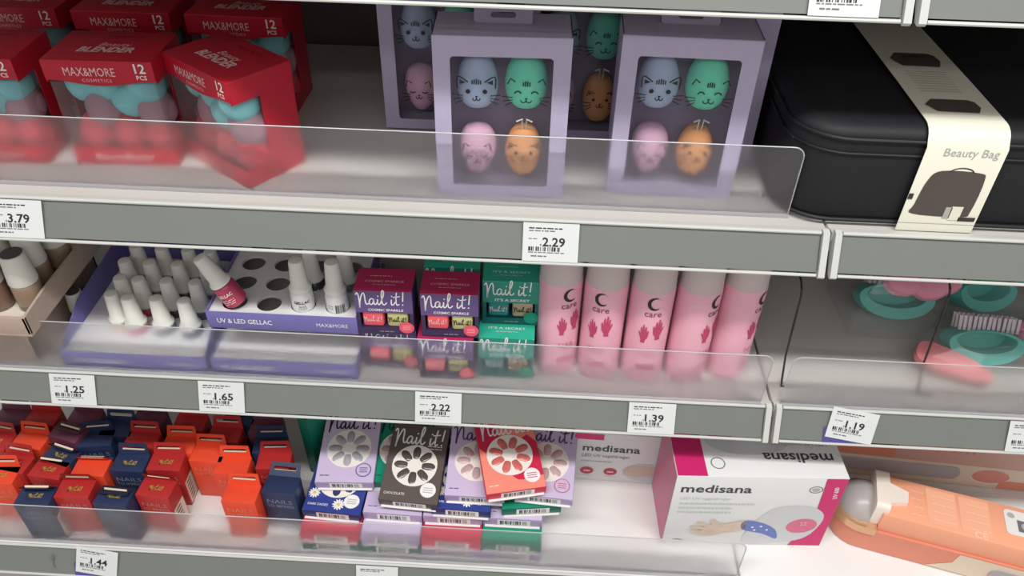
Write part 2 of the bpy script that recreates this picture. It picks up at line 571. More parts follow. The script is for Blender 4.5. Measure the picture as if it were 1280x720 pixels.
def blender_box(loc, rotz, label, detail=True):
    t = thing('sponge_gift_box', label, 'box', loc, rotz, 'red blender sponge boxes')
    W, D, H = 0.119, 0.080, 0.128
    h = W / 2; wy = 0.036; lid = 0.026; bb = 0.022; th = 0.0012
    p = PB()
    p.box(-h, h, D - th, D, 0, H - lid, RED)                                   # back
    for sx in (-1, 1):
        x0, x1 = sorted((sx * h, sx * (h - th)))
        p.box(x0, x1, wy, D - th, 0, H - lid, RED)
        p.box(x0, x1, 0.0, wy, 0, bb, RED)
    p.box(-h + th, h - th, 0, th, 0, bb, RED)
    p.box(-h + th, h - th, th, D - th, 0, th, RED_IN)
    p.build('carton', t)
    # lid with a scalloped lower front edge
    l = PB()
    l.box(-h - 0.0008, h + 0.0008, -0.0008, D + 0.0008, H - 0.003, H, RED, 0.0008)
    sc = [(-h - 0.0008, H - 0.002), (-h - 0.0008, H - lid + 0.004)]
    for i in range(21):
        x = -h + W * i / 20
        sc.append((x, H - lid + 0.003 * math.cos(2 * PI * i / 20)))
    sc += [(h + 0.0008, H - lid + 0.004), (h + 0.0008, H - 0.002)]
    l.prism(sc, -0.0008, 0.0004, RED, 'y')
    for sx in (-1, 1):
        x0, x1 = sorted((sx * (h + 0.0008), sx * (h - 0.0004)))
        l.box(x0, x1, 0.0, D, H - lid, H - 0.002, RED)
    l.box(-h, h, D - 0.0004, D + 0.0008, H - lid, H - 0.002, RED)
    fix_normals(l.build('lid', t))
    # film wraps front and the front third of both sides
    f = PB()
    f.box(-h + 0.0016, h - 0.0016, 0.0012, 0.0016, bb, H - lid, FILM)
    for sx in (-1, 1):
        x0, x1 = sorted((sx * (h - 0.0016), sx * (h - 0.0020)))
        f.box(x0, x1, 0.0016, wy, bb, H - lid, FILM)
    f.build('window_film', t)
    rd = random.Random(sum(map(ord, label)))
    for i, x in enumerate((-0.036, 0.004, 0.040)):
        sponge(t, (x, 0.026, 0.030), CORAL_SP, rot=(0.2, rd.uniform(-.3, .3), 0), s=0.9)
    for i, x in enumerate((-0.020, 0.038)):
        sponge(t, (x, 0.028, 0.062), MAUVE_SP, rot=(0.3, rd.uniform(-.4, .4), 0), s=0.95)
    sponge(t, (-0.022, 0.030, 0.092), TEAL_SP, True, (0.1, PI / 2 + rd.uniform(-.1, .1), 0.05), 0.98)
    sponge(t, (0.024, 0.026, 0.082), TEAL_SP, True, (0.1, 0.95 + rd.uniform(-.1, .1), 0), 0.98)
    for i, x in enumerate((-0.03, 0.03)):
        sponge(t, (x, 0.062, 0.05), CORAL_SP, s=0.85); sponge(t, (x, 0.062, 0.085), TEAL_SP, s=0.85)
    fr = Frame((0, -0.0008, 0), (1, 0, 0), (0, 0, 1)); ft = Frame((0, 0, H), (1, 0, 0), (0, 1, 0))
    q = PB()
    q.text(ft, 'BLENDER', 0.0185, 0, 0.022, PALE_INK, 'c', shear=0.25, bold=0.03, width=0.062)
    q.build('lid_lettering', t); q = PB()
    q.text(ft, 'Beauty', 0.013, 0.006, 0.038, PALE_INK, 'c', shear=0.4)
    q.build('lid_script', t); q = PB()
    q.text(ft, 'MAX&MORE', 0.008, 0.01, 0.062, RED_IN, 'c')
    q.build('brand_lettering', t)
    q = PB()
    q.text(fr, 'MAX&MORE', 0.014, -0.01, H - 0.0175, PALE_INK, 'c', width=0.056)
    q.text(fr, 'COSMETICS', 0.005, -0.004, H - 0.0242, PALE_INK, 'c', space=1.3)
    q.build('front_lettering', t); q = PB()
    q.text(fr, '12', 0.015, 0.046, H - 0.013, WHITE_INK, 'c', bold=0.02)
    q.text(fr, 'PCS', 0.007, 0.046, H - 0.0205, WHITE_INK, 'c', bold=0.02)
    q.build('piece_count', t)
    q = PB(); q.text(Frame((0, 0, 0), (1, 0, 0), (0, 0, 1)), 'Beauty Blender', 0.011, 0.0, 0.007, PALE_INK, 'c', shear=.3); q.build('base_lettering', t)
    return t


ZA = SHELVES['A'][0] - 0.0036
blender_box((-0.630, 0.078, ZA), 0.02, 'red blender sponge box at the left picture edge, front row')
blender_box((-0.480, 0.084, ZA), 0.03, 'red blender sponge box in the middle of the front row')
blender_box((-0.371, 0.078, ZA), math.radians(-37), 'red blender sponge box turned askew at the right end of its row')
blender_box((-0.655, 0.225, ZA), 0.0, 'red blender sponge box in the back row at the left edge')
blender_box((-0.515, 0.225, ZA), 0.01, 'red blender sponge box in the back row, middle one')
blender_box((-0.376, 0.225, ZA), -0.02, 'red blender sponge box in the back row behind the askew box')

# ------------------------------------------------------------------ cat sponge boxes
LILAC = mat('carton_lilac', (184, 175, 204), 0.45, 0.35, noise=0.04)
LILAC_IN = mat('carton_purple_inside', (138, 124, 156), 0.6, noise=0.05)
CATM = {'grey': mat('cat_sponge_grey', (172, 188, 220), 0.8, 0.2, noise=0.04), 'mint': mat('cat_sponge_mint', (112, 220, 190), 0.8, 0.2, noise=0.04),
        'pink': mat('cat_sponge_pink', (218, 172, 200), 0.8, 0.2, noise=0.04), 'orange': mat('cat_sponge_orange', (226, 158, 104), 0.75, 0.2, noise=0.04)}
SILVER = mat('bright_clip', (220, 216, 214), 0.25, 0.6, 0.3, noise=0)


def arc(cx, cy, rx, ry, a0, a1, n=9):
    return [(cx + rx * math.cos(math.radians(a0 + (a1 - a0) * i / (n - 1))), cy + ry * math.sin(math.radians(a0 + (a1 - a0) * i / (n - 1)))) for i in range(n)]


def cat_face(q, fr, cx, cy, kind, s=1.0):
    def L(pts, wd=0.0009): wd *= 1.6; q.ribbon(fr, [(cx + x * s, cy + y * s) for x, y in pts], wd, INK)
    def E(x, y, rx, ry): q.ellipse(fr, cx + x * s, cy + y * s, rx * s, ry * s, INK, n=12)
    wsp = 0.0185 if kind in ('grey', 'mint') else 0.0155
    for sx in (-1, 1):
        for dy, dx in ((0.0005, 0), (-0.0022, -0.001), (-0.0048, -0.0025)):
            L([(sx * (wsp - 0.007), -0.004 + dy * 0.8), (sx * (wsp + 0.002 + dx), -0.0035 + dy * 1.6)], 0.0006)
        if kind == 'grey':
            L(smooth_line([(sx * 0.016, 0.003), (sx * 0.0155, 0.0135), (sx * 0.007, 0.0085)], 4)); q.poly(fr, [(cx + sx * 0.014 * s, cy + 0.0105 * s), (cx + sx * 0.0088 * s, cy + 0.0082 * s), (cx + sx * 0.0138 * s, cy + 0.0062 * s)][::sx], INK)
            E(sx * 0.0072, 0.0, 0.0021, 0.0021)
        elif kind == 'mint':
            L([(sx * 0.016, 0.0085), (sx * 0.0135, 0.0135), (sx * 0.0095, 0.0105)])
            L(arc(sx * 0.0072, -0.0005, 0.0028, 0.0026, 10, 170))
        elif kind == 'pink':
            L([(sx * 0.0125, 0.005), (sx * 0.011, 0.0115), (sx * 0.0065, 0.0085)])
            L(arc(sx * 0.0062, 0.0, 0.0026, 0.0018, 190, 350))
        else:
            L([(sx * 0.0135, 0.004), (sx * 0.0125, 0.010), (sx * 0.006, 0.0068)]); q.poly(fr, [(cx + sx * 0.0122 * s, cy + 0.0086 * s), (cx + sx * 0.0085 * s, cy + 0.0066 * s), (cx + sx * 0.0122 * s, cy + 0.0052 * s)][::sx], INK)
            E(sx * 0.0066, 0.0, 0.0016, 0.0016)
    mw = 0.0046 if kind == 'mint' else 0.0032
    q.poly(fr, [(cx - 0.0014 * s, cy - 0.0040 * s), (cx, cy - 0.0060 * s), (cx + 0.0014 * s, cy - 0.0040 * s)], INK)
    L(arc(-mw / 2, -0.0058, mw / 2, 0.0024, 180, 360), 0.0007); L(arc(mw / 2, -0.0058, mw / 2, 0.0024, 180, 360), 0.0007)
    if kind in ('grey', 'mint'):
        for i in range(5 if kind == 'grey' else 4):
            x = (i - (2 if kind == 'grey' else 1.5)) * 0.0018
            L([(x, 0.0065), (x, 0.0115 - abs(x) * 0.4)], 0.0008)


def cat_box(loc, rotz, label):
    t = thing('cat_sponge_box', label, 'box', loc, rotz, 'lilac cat sponge boxes')
    W, D, H = 0.140, 0.062, 0.186
    h = W / 2; th = 0.001
    x0, x1, z0, z1 = -0.0525, 0.0520, 0.0145, 0.164
    p = PB()
    inner = rounded(x0, x1, z0, z1, 0.004, 4); n = len(inner)
    # front panel with window: walk outer rectangle with matching points
    outer = []
    for a, b in inner:
        ca = h if a > 0 else -h
        cb = H if b > H / 2 else 0
        outer.append((ca, cb))
    k = n // 4
    fr = Frame((0, 0, 0), (1, 0, 0), (0, 0, 1))
    p.hoop(fr, outer, inner, LILAC, 0.0)
    p.box(-h, -h + th, th, D, 0, H, LILAC); p.box(h - th, h, th, D, 0, H, LILAC)
    p.box(-h, h, 0.0, D, H - th, H, LILAC); p.box(-h, h, 0, D, 0, th, LILAC)
    p.box(-h + th, h - th, D - th, D, th, H - th, LILAC)
    p.build('carton', t, -1)
    b = PB(); b.box(-h + 0.004, h - 0.004, 0.048, 0.050, 0.004, H - 0.004, LILAC_IN); b.build('inner_tray', t)
    f = PB(); f.poly(Frame((0, 0.0008, 0), (1, 0, 0), (0, 0, 1)), inner, FILM, 0.0); f.build('window_film', t)
    # hang tab on the rear top edge
    g = PB()
    sl = rounded(-0.013, 0.013, 0.0055, 0.0115, 0.0028, 3); ol = rounded(-0.030, 0.030, 0.0, 0.018, 0.003, 3)
    g.T = Matrix.Translation((0, 0.034, H)) @ Matrix.Rotation(-0.7, 4, 'X')
    g.hoop(Frame((0, 0, 0), (1, 0, 0), (0, 0, 1)), ol, sl, LILAC, 0.0); g.hoop(Frame((0, 0.001, 0), (1, 0, 0), (0, 0, 1)), ol, sl, LILAC, 0.0)
    g.build('hang_tab', t, -1)

    def egg(x, z, m, rw, hh, k, top=0):
        prof = []
        for i in range(17):
            u = -1 + 2 * i / 16
            r = rw * math.sqrt(max(0, 1 - u * u)) ** (0.9) * (1 + k * u)
            prof.append((r, u * hh))
        e = PB(); e.lathe(prof, m, 22, cap=False)
        o = e.build('cat_sponge', t, 60); o.location = (x, 0.0240, z)
        return o
    egg(-0.026, 0.1310, CATM['grey'], 0.0215, 0.0325, -0.20)
    egg(0.0255, 0.1315, CATM['mint'], 0.0225, 0.0325, -0.12)
    egg(-0.026, 0.0475, CATM['pink'], 0.0200, 0.0315, 0.20)
    egg(0.0245, 0.0480, CATM['orange'], 0.0200, 0.0315, -0.02)
    c = PB()
    for sx in (-1, 1):
        c.tube([(0.0245 + sx * 0.0022, 0.016, 0.076), (0.0245 + sx * 0.0024, 0.010, 0.0915), (0.0245 + sx * 0.0085, 0.009, 0.0890)], 0.0009, SILVER, 6)
    c.build('hanger', t)
    ff = Frame((0, 0.0004, 0), (1, 0, 0), (0, 0, 1))
    for x, z, kd in ((-0.026, 0.1265, 'grey'), (0.0255, 0.1255, 'mint'), (-0.026, 0.0525, 'pink'), (0.0245, 0.0560, 'orange')):
        q = PB(); cat_face(q, ff, x, z, kd, 1.22); q.build('printed_cat_face', t)
    return t


cat_box((-0.040, 0.050, ZA), 0.03, 'lilac box of four cat-faced sponges, front left of the pair')
cat_box((0.150, 0.066, ZA), -0.02, 'lilac box of four cat-faced sponges standing nearest the black bag')
cat_box((-0.124, 0.198, ZA), 0.0, 'lilac cat sponge box in the back row, leftmost, partly hidden')
cat_box((0.048, 0.186, ZA), 0.02, 'lilac cat sponge box standing back in the gap between two others')
cat_box((0.186, 0.150, ZA), -0.02, 'lilac cat sponge box hidden behind the one beside the black bag')

# ------------------------------------------------------------------ black bag with sleeve
BAGM = mat('bag_black_leatherette', (32, 32, 36), 0.55, 0.3, noise=0.15, scale=300, bump=0.15)
PIPE = mat('bag_piping', (28, 28, 32), 0.5, 0.3, noise=0)
SLEEVE = mat('sleeve_cream_card', (232, 230, 214), 0.5, noise=0.03)
SLEEVE_G = mat('sleeve_grey_print', (176, 176, 166), 0.5, noise=0.03)
BAGPRINT = mat('bag_photo_print', (84, 76, 72), 0.5, noise=0.06)
BAGPRINT_D = mat('bag_photo_dark', (60, 54, 52), 0.5, noise=0.06)


def superbox(W, D, H, rc, re, m, nz=10):
    """soft sided case: rounded plan outline, edges rolled in at top and bottom"""
    vs = []; fs = []
    lv = []
    for i in range(7):
        t = PI / 2 * i / 6
        lv.append((re * (1 - math.sin(t)), re * (1 - math.cos(t)) * 0.8))
    lo = [(ins, z) for ins, z in lv]
    hi = [(ins, H - z) for ins, z in reversed(lv)]
    rows = lo + hi
    n = 0
    for ins, z in rows:
        bul = 0.006 * math.sin(PI * z / H)
        ring = rounded(-W / 2 + ins - bul, W / 2 - ins + bul, -D / 2 + ins - bul, D / 2 - ins + bul, max(rc - ins, 0.01), 8)
        n = len(ring); vs += [(x, y, z) for x, y in ring]
    for j in range(len(rows) - 1):
        for i in range(n):
            fs.append((j * n + i, j * n + (i + 1) % n, (j + 1) * n + (i + 1) % n, (j + 1) * n + i))
    fs.append(tuple(reversed(range(n)))); fs.append(tuple((len(rows) - 1) * n + i for i in range(n)))
    return PB().add(vs, fs, m)


BW, BD, BH = 0.387, 0.36, 0.118
bag = thing('travel_bag', 'black soft-sided travel bag with a cream paper sleeve', 'bag', (0.460, 0.025 + BD / 2, ZA))
superbox(BW, BD, BH, 0.055, 0.016, BAGM).build('body', bag, 60)
for zz, nm in ((BH - 0.014, 'upper_piping'), (BH - 0.030, 'zip_line'), (0.008, 'lower_piping')):
    ring = rounded(-BW / 2 - 0.0035, BW / 2 + 0.0035, -BD / 2 - 0.0035, BD / 2 + 0.0035, 0.057, 8)
    PB().tube([(x, y, zz) for x, y in ring] + [(ring[0][0], ring[0][1], zz)], 0.0022 if nm != 'zip_line' else 0.0014, PIPE, 6).build(nm, bag)
# sleeve: a band going up the front and over the top
bx0, bx1 = -0.070, 0.011
path = [(-BD / 2 - 0.0085, 0.001), (-BD / 2 - 0.0085, BH - 0.016)]
for i in range(1, 6):
    t = PI / 2 * i / 5
    path.append((-BD / 2 + 0.014 - 0.019 * math.cos(t), BH - 0.014 + 0.0165 * math.sin(t)))
path += [(-BD / 2 + 0.10, BH + 0.0032), (BD / 2 - 0.02, BH + 0.0028), (BD / 2 + 0.008, BH - 0.02), (BD / 2 + 0.009, 0.001)]


class PathFrame:
    def __init__(s, pth):
        s.p = [Vector(q) for q in pth]; s.l = [0]
        for i in range(1, len(s.p)): s.l.append(s.l[-1] + (s.p[i] - s.p[i - 1]).length)

    def __call__(s, a, b, e=0.0):
        i = 0
        while i < len(s.p) - 2 and b > s.l[i + 1]: i += 1
        d = (s.p[i + 1] - s.p[i]).normalized(); q = s.p[i] + d * (b - s.l[i]); nn = Vector((-d.y, d.x)) * e
        return Vector((a, q.x + nn.x, q.y + nn.y))


pf = PathFrame(path)
sl = PB(); vs = []; fs = []
for i, L_ in enumerate(pf.l):
    for e in (0, 0.0006):
        vs += [pf(bx0, L_, e), pf(bx1, L_, e)]
for i in range(len(pf.l) - 1):
    k = 4 * i
    fs += [(k, k + 4, k + 5, k + 1), (k + 2, k + 3, k + 7, k + 6), (k, k + 2, k + 6, k + 4), (k + 1, k + 5, k + 7, k + 3)]
sl.add(vs, fs, SLEEVE)
sleeve = fix_normals(sl.build('paper_sleeve', bag))
mid = (bx0 + bx1) / 2
q = PB()
lp = [(mid - 0.031, 0.019), (mid + 0.026, 0.017)]
q.poly(pf, smooth_line([(mid - 0.030, 0.022), (mid + 0.022, 0.020), (mid + 0.030, 0.028), (mid + 0.030, 0.066), (mid + 0.022, 0.074), (mid - 0.016, 0.075), (mid - 0.027, 0.064), (mid - 0.031, 0.034)], 4, True), BAGPRINT, 0.001)
q.ribbon(pf, arc(mid + 0.004, 0.0735, 0.012, 0.0055, 0, 180), 0.0013, BAGPRINT_D, 0.0011)
q.rect(pf, mid + 0.009, mid + 0.021, 0.016, 0.033, SLEEVE, 0.0013); q.rect(pf, mid + 0.003, mid + 0.010, 0.018, 0.032, SLEEVE_G, 0.0013)
q.rect(pf, mid + 0.020, mid + 0.038, 0.015, 0.020, BAGPRINT_D, 0.0013)
q.rect(pf, bx0, bx0 + 0.005, 0.040, 0.047, BAGPRINT_D, 0.0013)
q.rect(pf, bx0, bx1, 0.010, 0.0106, SLEEVE_G, 0.001)
q.build('bag_picture', sleeve)
q = PB(); q.text(pf, 'Beauty Bag', 0.013, mid + 0.006, 0.092, INKL, 'c', 0.001, width=0.055); q.build('sleeve_lettering', sleeve)
for b0, hh in ((0.150, 0.028), (0.262, 0.036)):
    q = PB()
    q.poly(pf, [(mid - 0.030, b0 + hh * .55), (mid - 0.022, b0), (mid + 0.020, b0 - 0.001), (mid + 0.026, b0 + hh * .4), (mid + 0.024, b0 + hh * .85), (mid + 0.018, b0 + hh), (mid - 0.020, b0 + hh)], BAGPRINT, 0.0012)
    if hh > 0.03: q.rect(pf, mid - 0.015, mid + 0.012, 0.284, 0.292, BAGPRINT_D, 0.0014)
    q.build('pouch_picture', sleeve)
q = PB()
for i in range(9): q.rect(pf, mid - 0.024, mid + 0.020, 0.196 + i * 0.0062, 0.1976 + i * 0.0062, mat('sleeve_small_print', (196, 194, 182), 0.5, noise=0), 0.0012)
q.build('small_print', sleeve)

# ------------------------------------------------------------------ middle shelf, left: cartons of polish
ZB = SHELVES['B'][0] - 0.0036
CARD = mat('brown_cardboard', (178, 158, 146), 0.8, 0.2, noise=0.07, scale=120)
CARD_IN = mat('cardboard_white_liner', (222, 210, 196), 0.75, 0.2, noise=0.04)
CAPW = mat('white_cap', (226, 226, 218), 0.4, 0.4, noise=0.02)
CAPTOP = mat('cap_sticker_dark', (84, 82, 80), 0.45, noise=0.08)
SHADES = [mat('polish_taupe', (156, 132, 112), 0.2, 0.5, noise=0.04), mat('polish_beige', (188, 166, 138), 0.2, 0.5, noise=0.04), mat('polish_brown', (128, 100, 86), 0.2, 0.5, noise=0.04)]
GLASSB = mat('bottle_base_glass', (120, 104, 94), 0.12, 0.6, noise=0.03)


def card_tray(x0, x1, y0, y1, z0, hf, hs, label):
    t = thing('card_tray', label, 'tray', ((x0 + x1) / 2, y0, z0))
    a = (x1 - x0) / 2; d = y1 - y0; th = 0.0035
    p = PB(); p.box(-a, a, 0, d, 0, th, CARD); p.box(-a + th, a - th, th, d - th, th, th + 0.0006, CARD_IN); p.build('tray_floor', t)
    p = PB(); p.box(-a, a, 0, th, th, hf, CARD, 0.0006); p.build('front_wall', t)
    for sx in (-1, 1):
        x_0, x_1 = sorted((sx * a, sx * (a - th)))
        p = PB(); p.prism([(0.0, th), (d, th), (d, hs), (0.05, hs), (0.0, hf)], x_0, x_1, CARD, 'x'); fix_normals(p.build('side_wall', t))
    p = PB(); p.box(-a, a, d - th, d, th, hs, CARD); p.build('rear_wall', t)
    return t


card_tray(-0.86, -0.648, 0.020, 0.20, ZB, 0.0705, 0.0725, 'brown cardboard tray at left underneath another tray')
card_tray(-0.84, -0.616, -0.012, 0.20, 0.0735, 0.030, 0.034, 'brown cardboard tray holding white-capped polish bottles, stacked on top')


def polish_bottle(loc, m, label, group, rotx=0, roty=0):
    t = thing('nail_polish_bottle', label, 'bottle', loc, 0, group, rotx, roty)
    r = 0.0175
    p = PB(); p.lathe([(r * .9, 0), (r, 0.002), (r, 0.009)], GLASSB, 22); p.build('glass_base', t)
    p = PB(); p.lathe([(r, 0.009), (r, 0.036), (r * .97, 0.038), (r * .9, 0.0395)], m, 22); p.build('bottle_body', t)
    p = PB(); p.lathe([(r * .99, 0.0395), (r * 1.02, 0.041), (r * .86, 0.079), (r * .80, 0.0815), (r * .7, 0.082)], CAPW, 22); p.build('cap', t)
    p = PB(); p.lathe([(r * .74, 0.0821), (r * .74, 0.0824)], CAPTOP, 22); p.build('cap_sticker', t)
    return t


zt = 0.0735 + 0.0045
rows = [(-0.641, 0.044), (-0.683, 0.040), (-0.725, 0.040), (-0.650, 0.084), (-0.692, 0.082), (-0.734, 0.082), (-0.643, 0.126), (-0.683, 0.124), (-0.725, 0.124)]
for i, (x, y) in enumerate(rows):
    polish_bottle((x, y, zt), SHADES[(i * 2) % 3], 'white-capped nail polish bottle in the cardboard tray, %s row, %s from the right' % (['front', 'middle', 'rear'][i // 3], ordinal(i % 3)), 'polish bottles in the cardboard tray')
lb = polish_bottle((-0.6265, 0.100, ZB), SHADES[2], 'small white-capped polish bottle standing alone between cardboard and violet trays', None)
lb.scale = (0.70, 0.70, 0.70)

# ------------------------------------------------------------------ gel polish displays
VIOLET = mat('display_violet', (118, 112, 176), 0.45, 0.35, noise=0.04)
VIOLET_IN = mat('display_card_inside', (150, 144, 138), 0.6, noise=0.04)
INSERT = mat('display_white_insert', (220, 220, 222), 0.5, noise=0.03)
CW, CD_, NC, NR = 0.0445, 0.041, 4, 5
TW, TD, TH = CW * NC + 0.014, CD_ * NR + 0.012, 0.027


def gel_tray(loc, rotz, label, tall=False, holes=True):
    t = thing('gel_polish_display', label, 'display tray', loc, rotz, 'violet gel polish displays')
    h = TW / 2; th = 0.0016
    p = PB(); p.box(-h, h, 0, th, 0, TH, VIOLET, 0.0005); p.build('front_wall', t)
    for sx in (-1, 1):
        x0, x1 = sorted((sx * h, sx * (h - th)))
        p = PB(); top = TH + (0.030 if tall else 0.0)
        p.prism([(th, 0), (TD, 0), (TD, top + 0.01 if tall else TH), (0.07, top), (th, TH)], x0, x1, VIOLET, 'x'); fix_normals(p.build('side_wall', t))
    p = PB(); p.box(-h + th, h - th, TD - th, TD, 0, TH + (0.05 if tall else 0.0), VIOLET); p.build('rear_wall', t)
    p = PB(); p.box(-h + th, h - th, th, TD - th, 0, 0.001, VIOLET_IN); p.build('tray_floor', t)
    p = PB(); fr = Frame((0, 0, 0.0225), (1, 0, 0), (0, 1, 0)); R = 0.0158; n = 20
    for r in range(NR if holes else 0):
        for c in range(NC):
            cx = (c - (NC - 1) / 2) * CW; cy = 0.006 + (r + 0.5) * CD_
            inner = []; outer = []
            for i in range(n):
                a = 2 * PI * i / n; ca, sa = math.cos(a), math.sin(a)
                inner.append((cx + R * ca, cy + R * sa))
                k = min(CW / 2 / max(abs(ca), 1e-6), CD_ / 2 / max(abs(sa), 1e-6)); outer.append((cx + k * ca, cy + k * sa))
            # square corners
            p.hoop(fr, outer, inner, INSERT, 0.0)
            low = [fr(a, b, -0.004) for a, b in inner]; hi = [fr(a, b, 0) for a, b in inner]
            p.add(hi + low, [(i, (i + 1) % n, n + (i + 1) % n, n + i) for i in range(n)], INSERT)
    g = CW * NC / 2
    if not holes: p.rect(fr, -g, g, 0.006, 0.006 + CD_ * NR, INSERT, 0.0)
    for r in range(NR + 1 if holes else 0):
        for c in range(NC + 1):
            cx = (c - NC / 2) * CW; cy = 0.006 + r * CD_
            s_ = 0.0095
            x0, x1 = max(-g, cx - s_), min(g, cx + s_); y0, y1 = max(0.006, cy - s_), min(0.006 + CD_ * NR, cy + s_)
            p.rect(fr, x0, x1, y0, y1, INSERT, -0.00005)
    p.rect(fr, -h + th, h - th, th, 0.0062, INSERT, -0.00005); p.rect(fr, -h + th, -g, th, TD - th, INSERT, -0.0001); p.rect(fr, g, h - th, th, TD - th, INSERT, -0.0001)
    p.build('hole_insert', t, -1)
    q = PB(); ff = Frame((0, 0, 0), (1, 0, 0), (0, 0, 1))
    q.text(ff, 'UV & LED GELLAC', 0.0105, -0.083, 0.0095, WHITE_INK, 'l', bold=0.015, width=0.070)
    q.build('front_lettering', t); q = PB()
    q.text(ff, 'MAX&MORE', 0.0085, 0.084, 0.010, WHITE_INK, 'r', width=0.040)
    q.build('brand_lettering', t)
    return t


GEL = {'beige': mat('gel_beige', (205, 180, 165), 0.25, 0.5, noise=0.03), 'rose': mat('gel_rose', (196, 130, 150), 0.25, 0.5, noise=0.03), 'grey': mat('gel_grey', (120, 126, 134), 0.25, 0.5, noise=0.03),
       'slate': mat('gel_slate', (92, 100, 122), 0.25, 0.5, noise=0.03), 'berry': mat('gel_berry', (178, 62, 92), 0.25, 0.5, noise=0.05), 'dark': mat('gel_dark', (58, 62, 64), 0.25, 0.5, noise=0.05), 'white': mat('gel_white', (228, 228, 226), 0.3, 0.5, noise=0.02)}


def gel_bottle(loc, kind, label, group, text=None, rot=(0, 0, 0), spin=0.0):
    t = thing('gel_polish_bottle', label, 'bottle', loc, 0, group)
    t.rotation_euler = rot
    r = 0.0145
    p = PB(); p.lathe([(r * .88, 0), (r, 0.002), (r, 0.026), (r * .93, 0.030), (r * .72, 0.033)], GEL[kind], 22); p.build('bottle_body', t)
    p = PB(); p.lathe([(r * .80, 0.033), (r * .98, 0.034), (r * .98, 0.037), (r * .78, 0.041), (r * .62, 0.076), (r * .55, 0.0775), (r * .4, 0.078)], CAPW, 20); p.build('cap', t)
    if text == 'base':
        cf = CylFrame(r, spin); q = PB()
        q.text(cf, 'GELLAC', 0.0062, 0, 0.018, INK, 'c', bold=0.02, width=0.0205); q.text(cf, 'BASE', 0.0042, 0, 0.0125, INKG, 'c'); q.text(cf, 'COAT', 0.0042, 0, 0.0085, INKG, 'c')
        q.rect(cf, -0.014, 0.014, 0.003, 0.0045, VIOLET, 0.0004, 8); q.build('label_print', t)
    elif text == 'code':
        cf = CylFrame(r, spin); q = PB(); barcode(q, cf, -0.002, 0.010, 0.006, 0.019, INK); microprint(q, cf, -0.012, -0.005, 0.016, 0.001, INKG, 3); microprint(q, cf, -0.012, -0.005, 0.012, 0.001, INKG, 4); q.build('label_print', t)
    elif text == 'lac':
        cf = CylFrame(r, spin); q = PB(); q.text(cf, 'GELLAC', 0.0062, 0, 0.019, WHITE_INK, 'c', bold=0.02, width=0.02)
        for k in range(3): microprint(q, cf, -0.008, 0.008, 0.013 - 0.003 * k, 0.001, PALE_INK, k)
        q.build('label_print', t)
    return t


gt1 = (-0.517, 0.0150, ZB)
gel_tray(gt1, 0.0, 'violet gel polish display tray full of white-capped bottles', True, False)
gt2 = (-0.319, 0.0155, ZB)
gel_tray(gt2, 0.0, 'lower violet gel polish display tray under the half-empty one', False, False)
# carton blocks hidden inside the lower display carry the upper one
gt3 = (-0.3135, 0.028, 0.0665)
gel_tray(gt3, 0.0, 'upper violet gel polish display tray with mostly empty holes')
GW = 'gel bottles in the full display'
full = [('front', [(138, 366, 'beige'), (159, 371, 'rose'), (194, 372, 'grey'), (229, 375, 'slate')]),
        ('second', [(149, 346, 'grey'), (172, 348, 'berry'), (207, 350, 'dark'), (243, 352, 'slate')]),
        ('third', [(155, 325, 'slate'), (186, 327, 'grey'), (221, 329, 'dark'), (256, 331, 'grey')]),
        ('fourth', [(169, 307, 'dark'), (201, 309, 'slate'), (234, 311, 'grey'), (262, 313, 'dark')])]
for rn, lst in full:
    for i, (px, py, k) in enumerate(lst):
        c = on(px, py, ZB + 0.0015 + 0.078)
        gel_bottle((c.x, c.y, ZB + 0.0015), k, 'white-capped gel polish bottle in the full violet display, %s row, %s from left' % (rn, ordinal(i)), GW)
def hole(tr, c, r):
    return (tr[0] + (c - (NC - 1) / 2) * CW, tr[1] + 0.006 + (r + 0.5) * CD_, tr[2] + 0.0012)


x, y, z = hole(gt3, 2, 0)
gel_bottle((x, y, z + 0.016), 'white', 'white base coat gel bottle in the half-empty display, front row', 'gel bottles in the half-empty display', 'base', spin=0.25)
x, y, z = hole(gt3, 3, 0)
gel_bottle((x, y, z + 0.016), 'white', 'white gel bottle with barcode label, front right of the half-empty display', 'gel bottles in the half-empty display', 'code', spin=0.2)
x, y, z = hole(gt3, 0, 0)
gel_bottle((x + 0.006, y - 0.006, z + 0.028), 'berry', 'berry red gel bottle leaning over in the half-empty display', 'gel bottles in the half-empty display', 'lac', rot=(0.05, -0.42, 0), spin=0.1)
for c, r, k, lb in [(2, 1, 'dark', 'dark gel bottle behind the base coat bottle'), (3, 1, 'grey', 'gel bottle behind the barcode bottle in the half-empty display'), (1, 3, 'dark', 'dark gel bottle far back in the half-empty display')]:
    x, y, z = hole(gt3, c, r)
    gel_bottle((x + 0.004, y, z), k, lb, 'gel bottles in the half-empty display', 'lac')
# ------------------------------------------------------------------ script lettering
NAIL = [[(-.03, .58), (.03, .72), (.09, .60), (.11, .2), (.10, -.22)], [(.10, -.22), (.14, .15), (.22, .50), (.33, .72), (.39, .56), (.40, .2), (.45, .02), (.54, .06), (.60, .16)],
        [(.80, .34), (.70, .38), (.60, .24), (.61, .04), (.70, .02), (.78, .16), (.81, .34), (.81, .1), (.86, .01), (.94, .10), (.98, .20)],
        [(1.00, .36), (.99, .1), (1.04, .01), (1.12, .10), (1.18, .28)], [(1.18, .28), (1.30, .62), (1.31, .86), (1.24, .86), (1.20, .55), (1.21, .12), (1.27, .01), (1.36, .06), (1.42, .16)],
        [(1.66, .36), (1.64, .1), (1.68, .01), (1.76, .08), (1.84, .22)], [(1.93, .80), (1.88, .4), (1.88, .1), (1.93, .01), (2.02, .08)], [(1.74, .50), (1.9, .52), (2.08, .57)], [(2.24, .84), (2.22, .6), (2.19, .24)]]
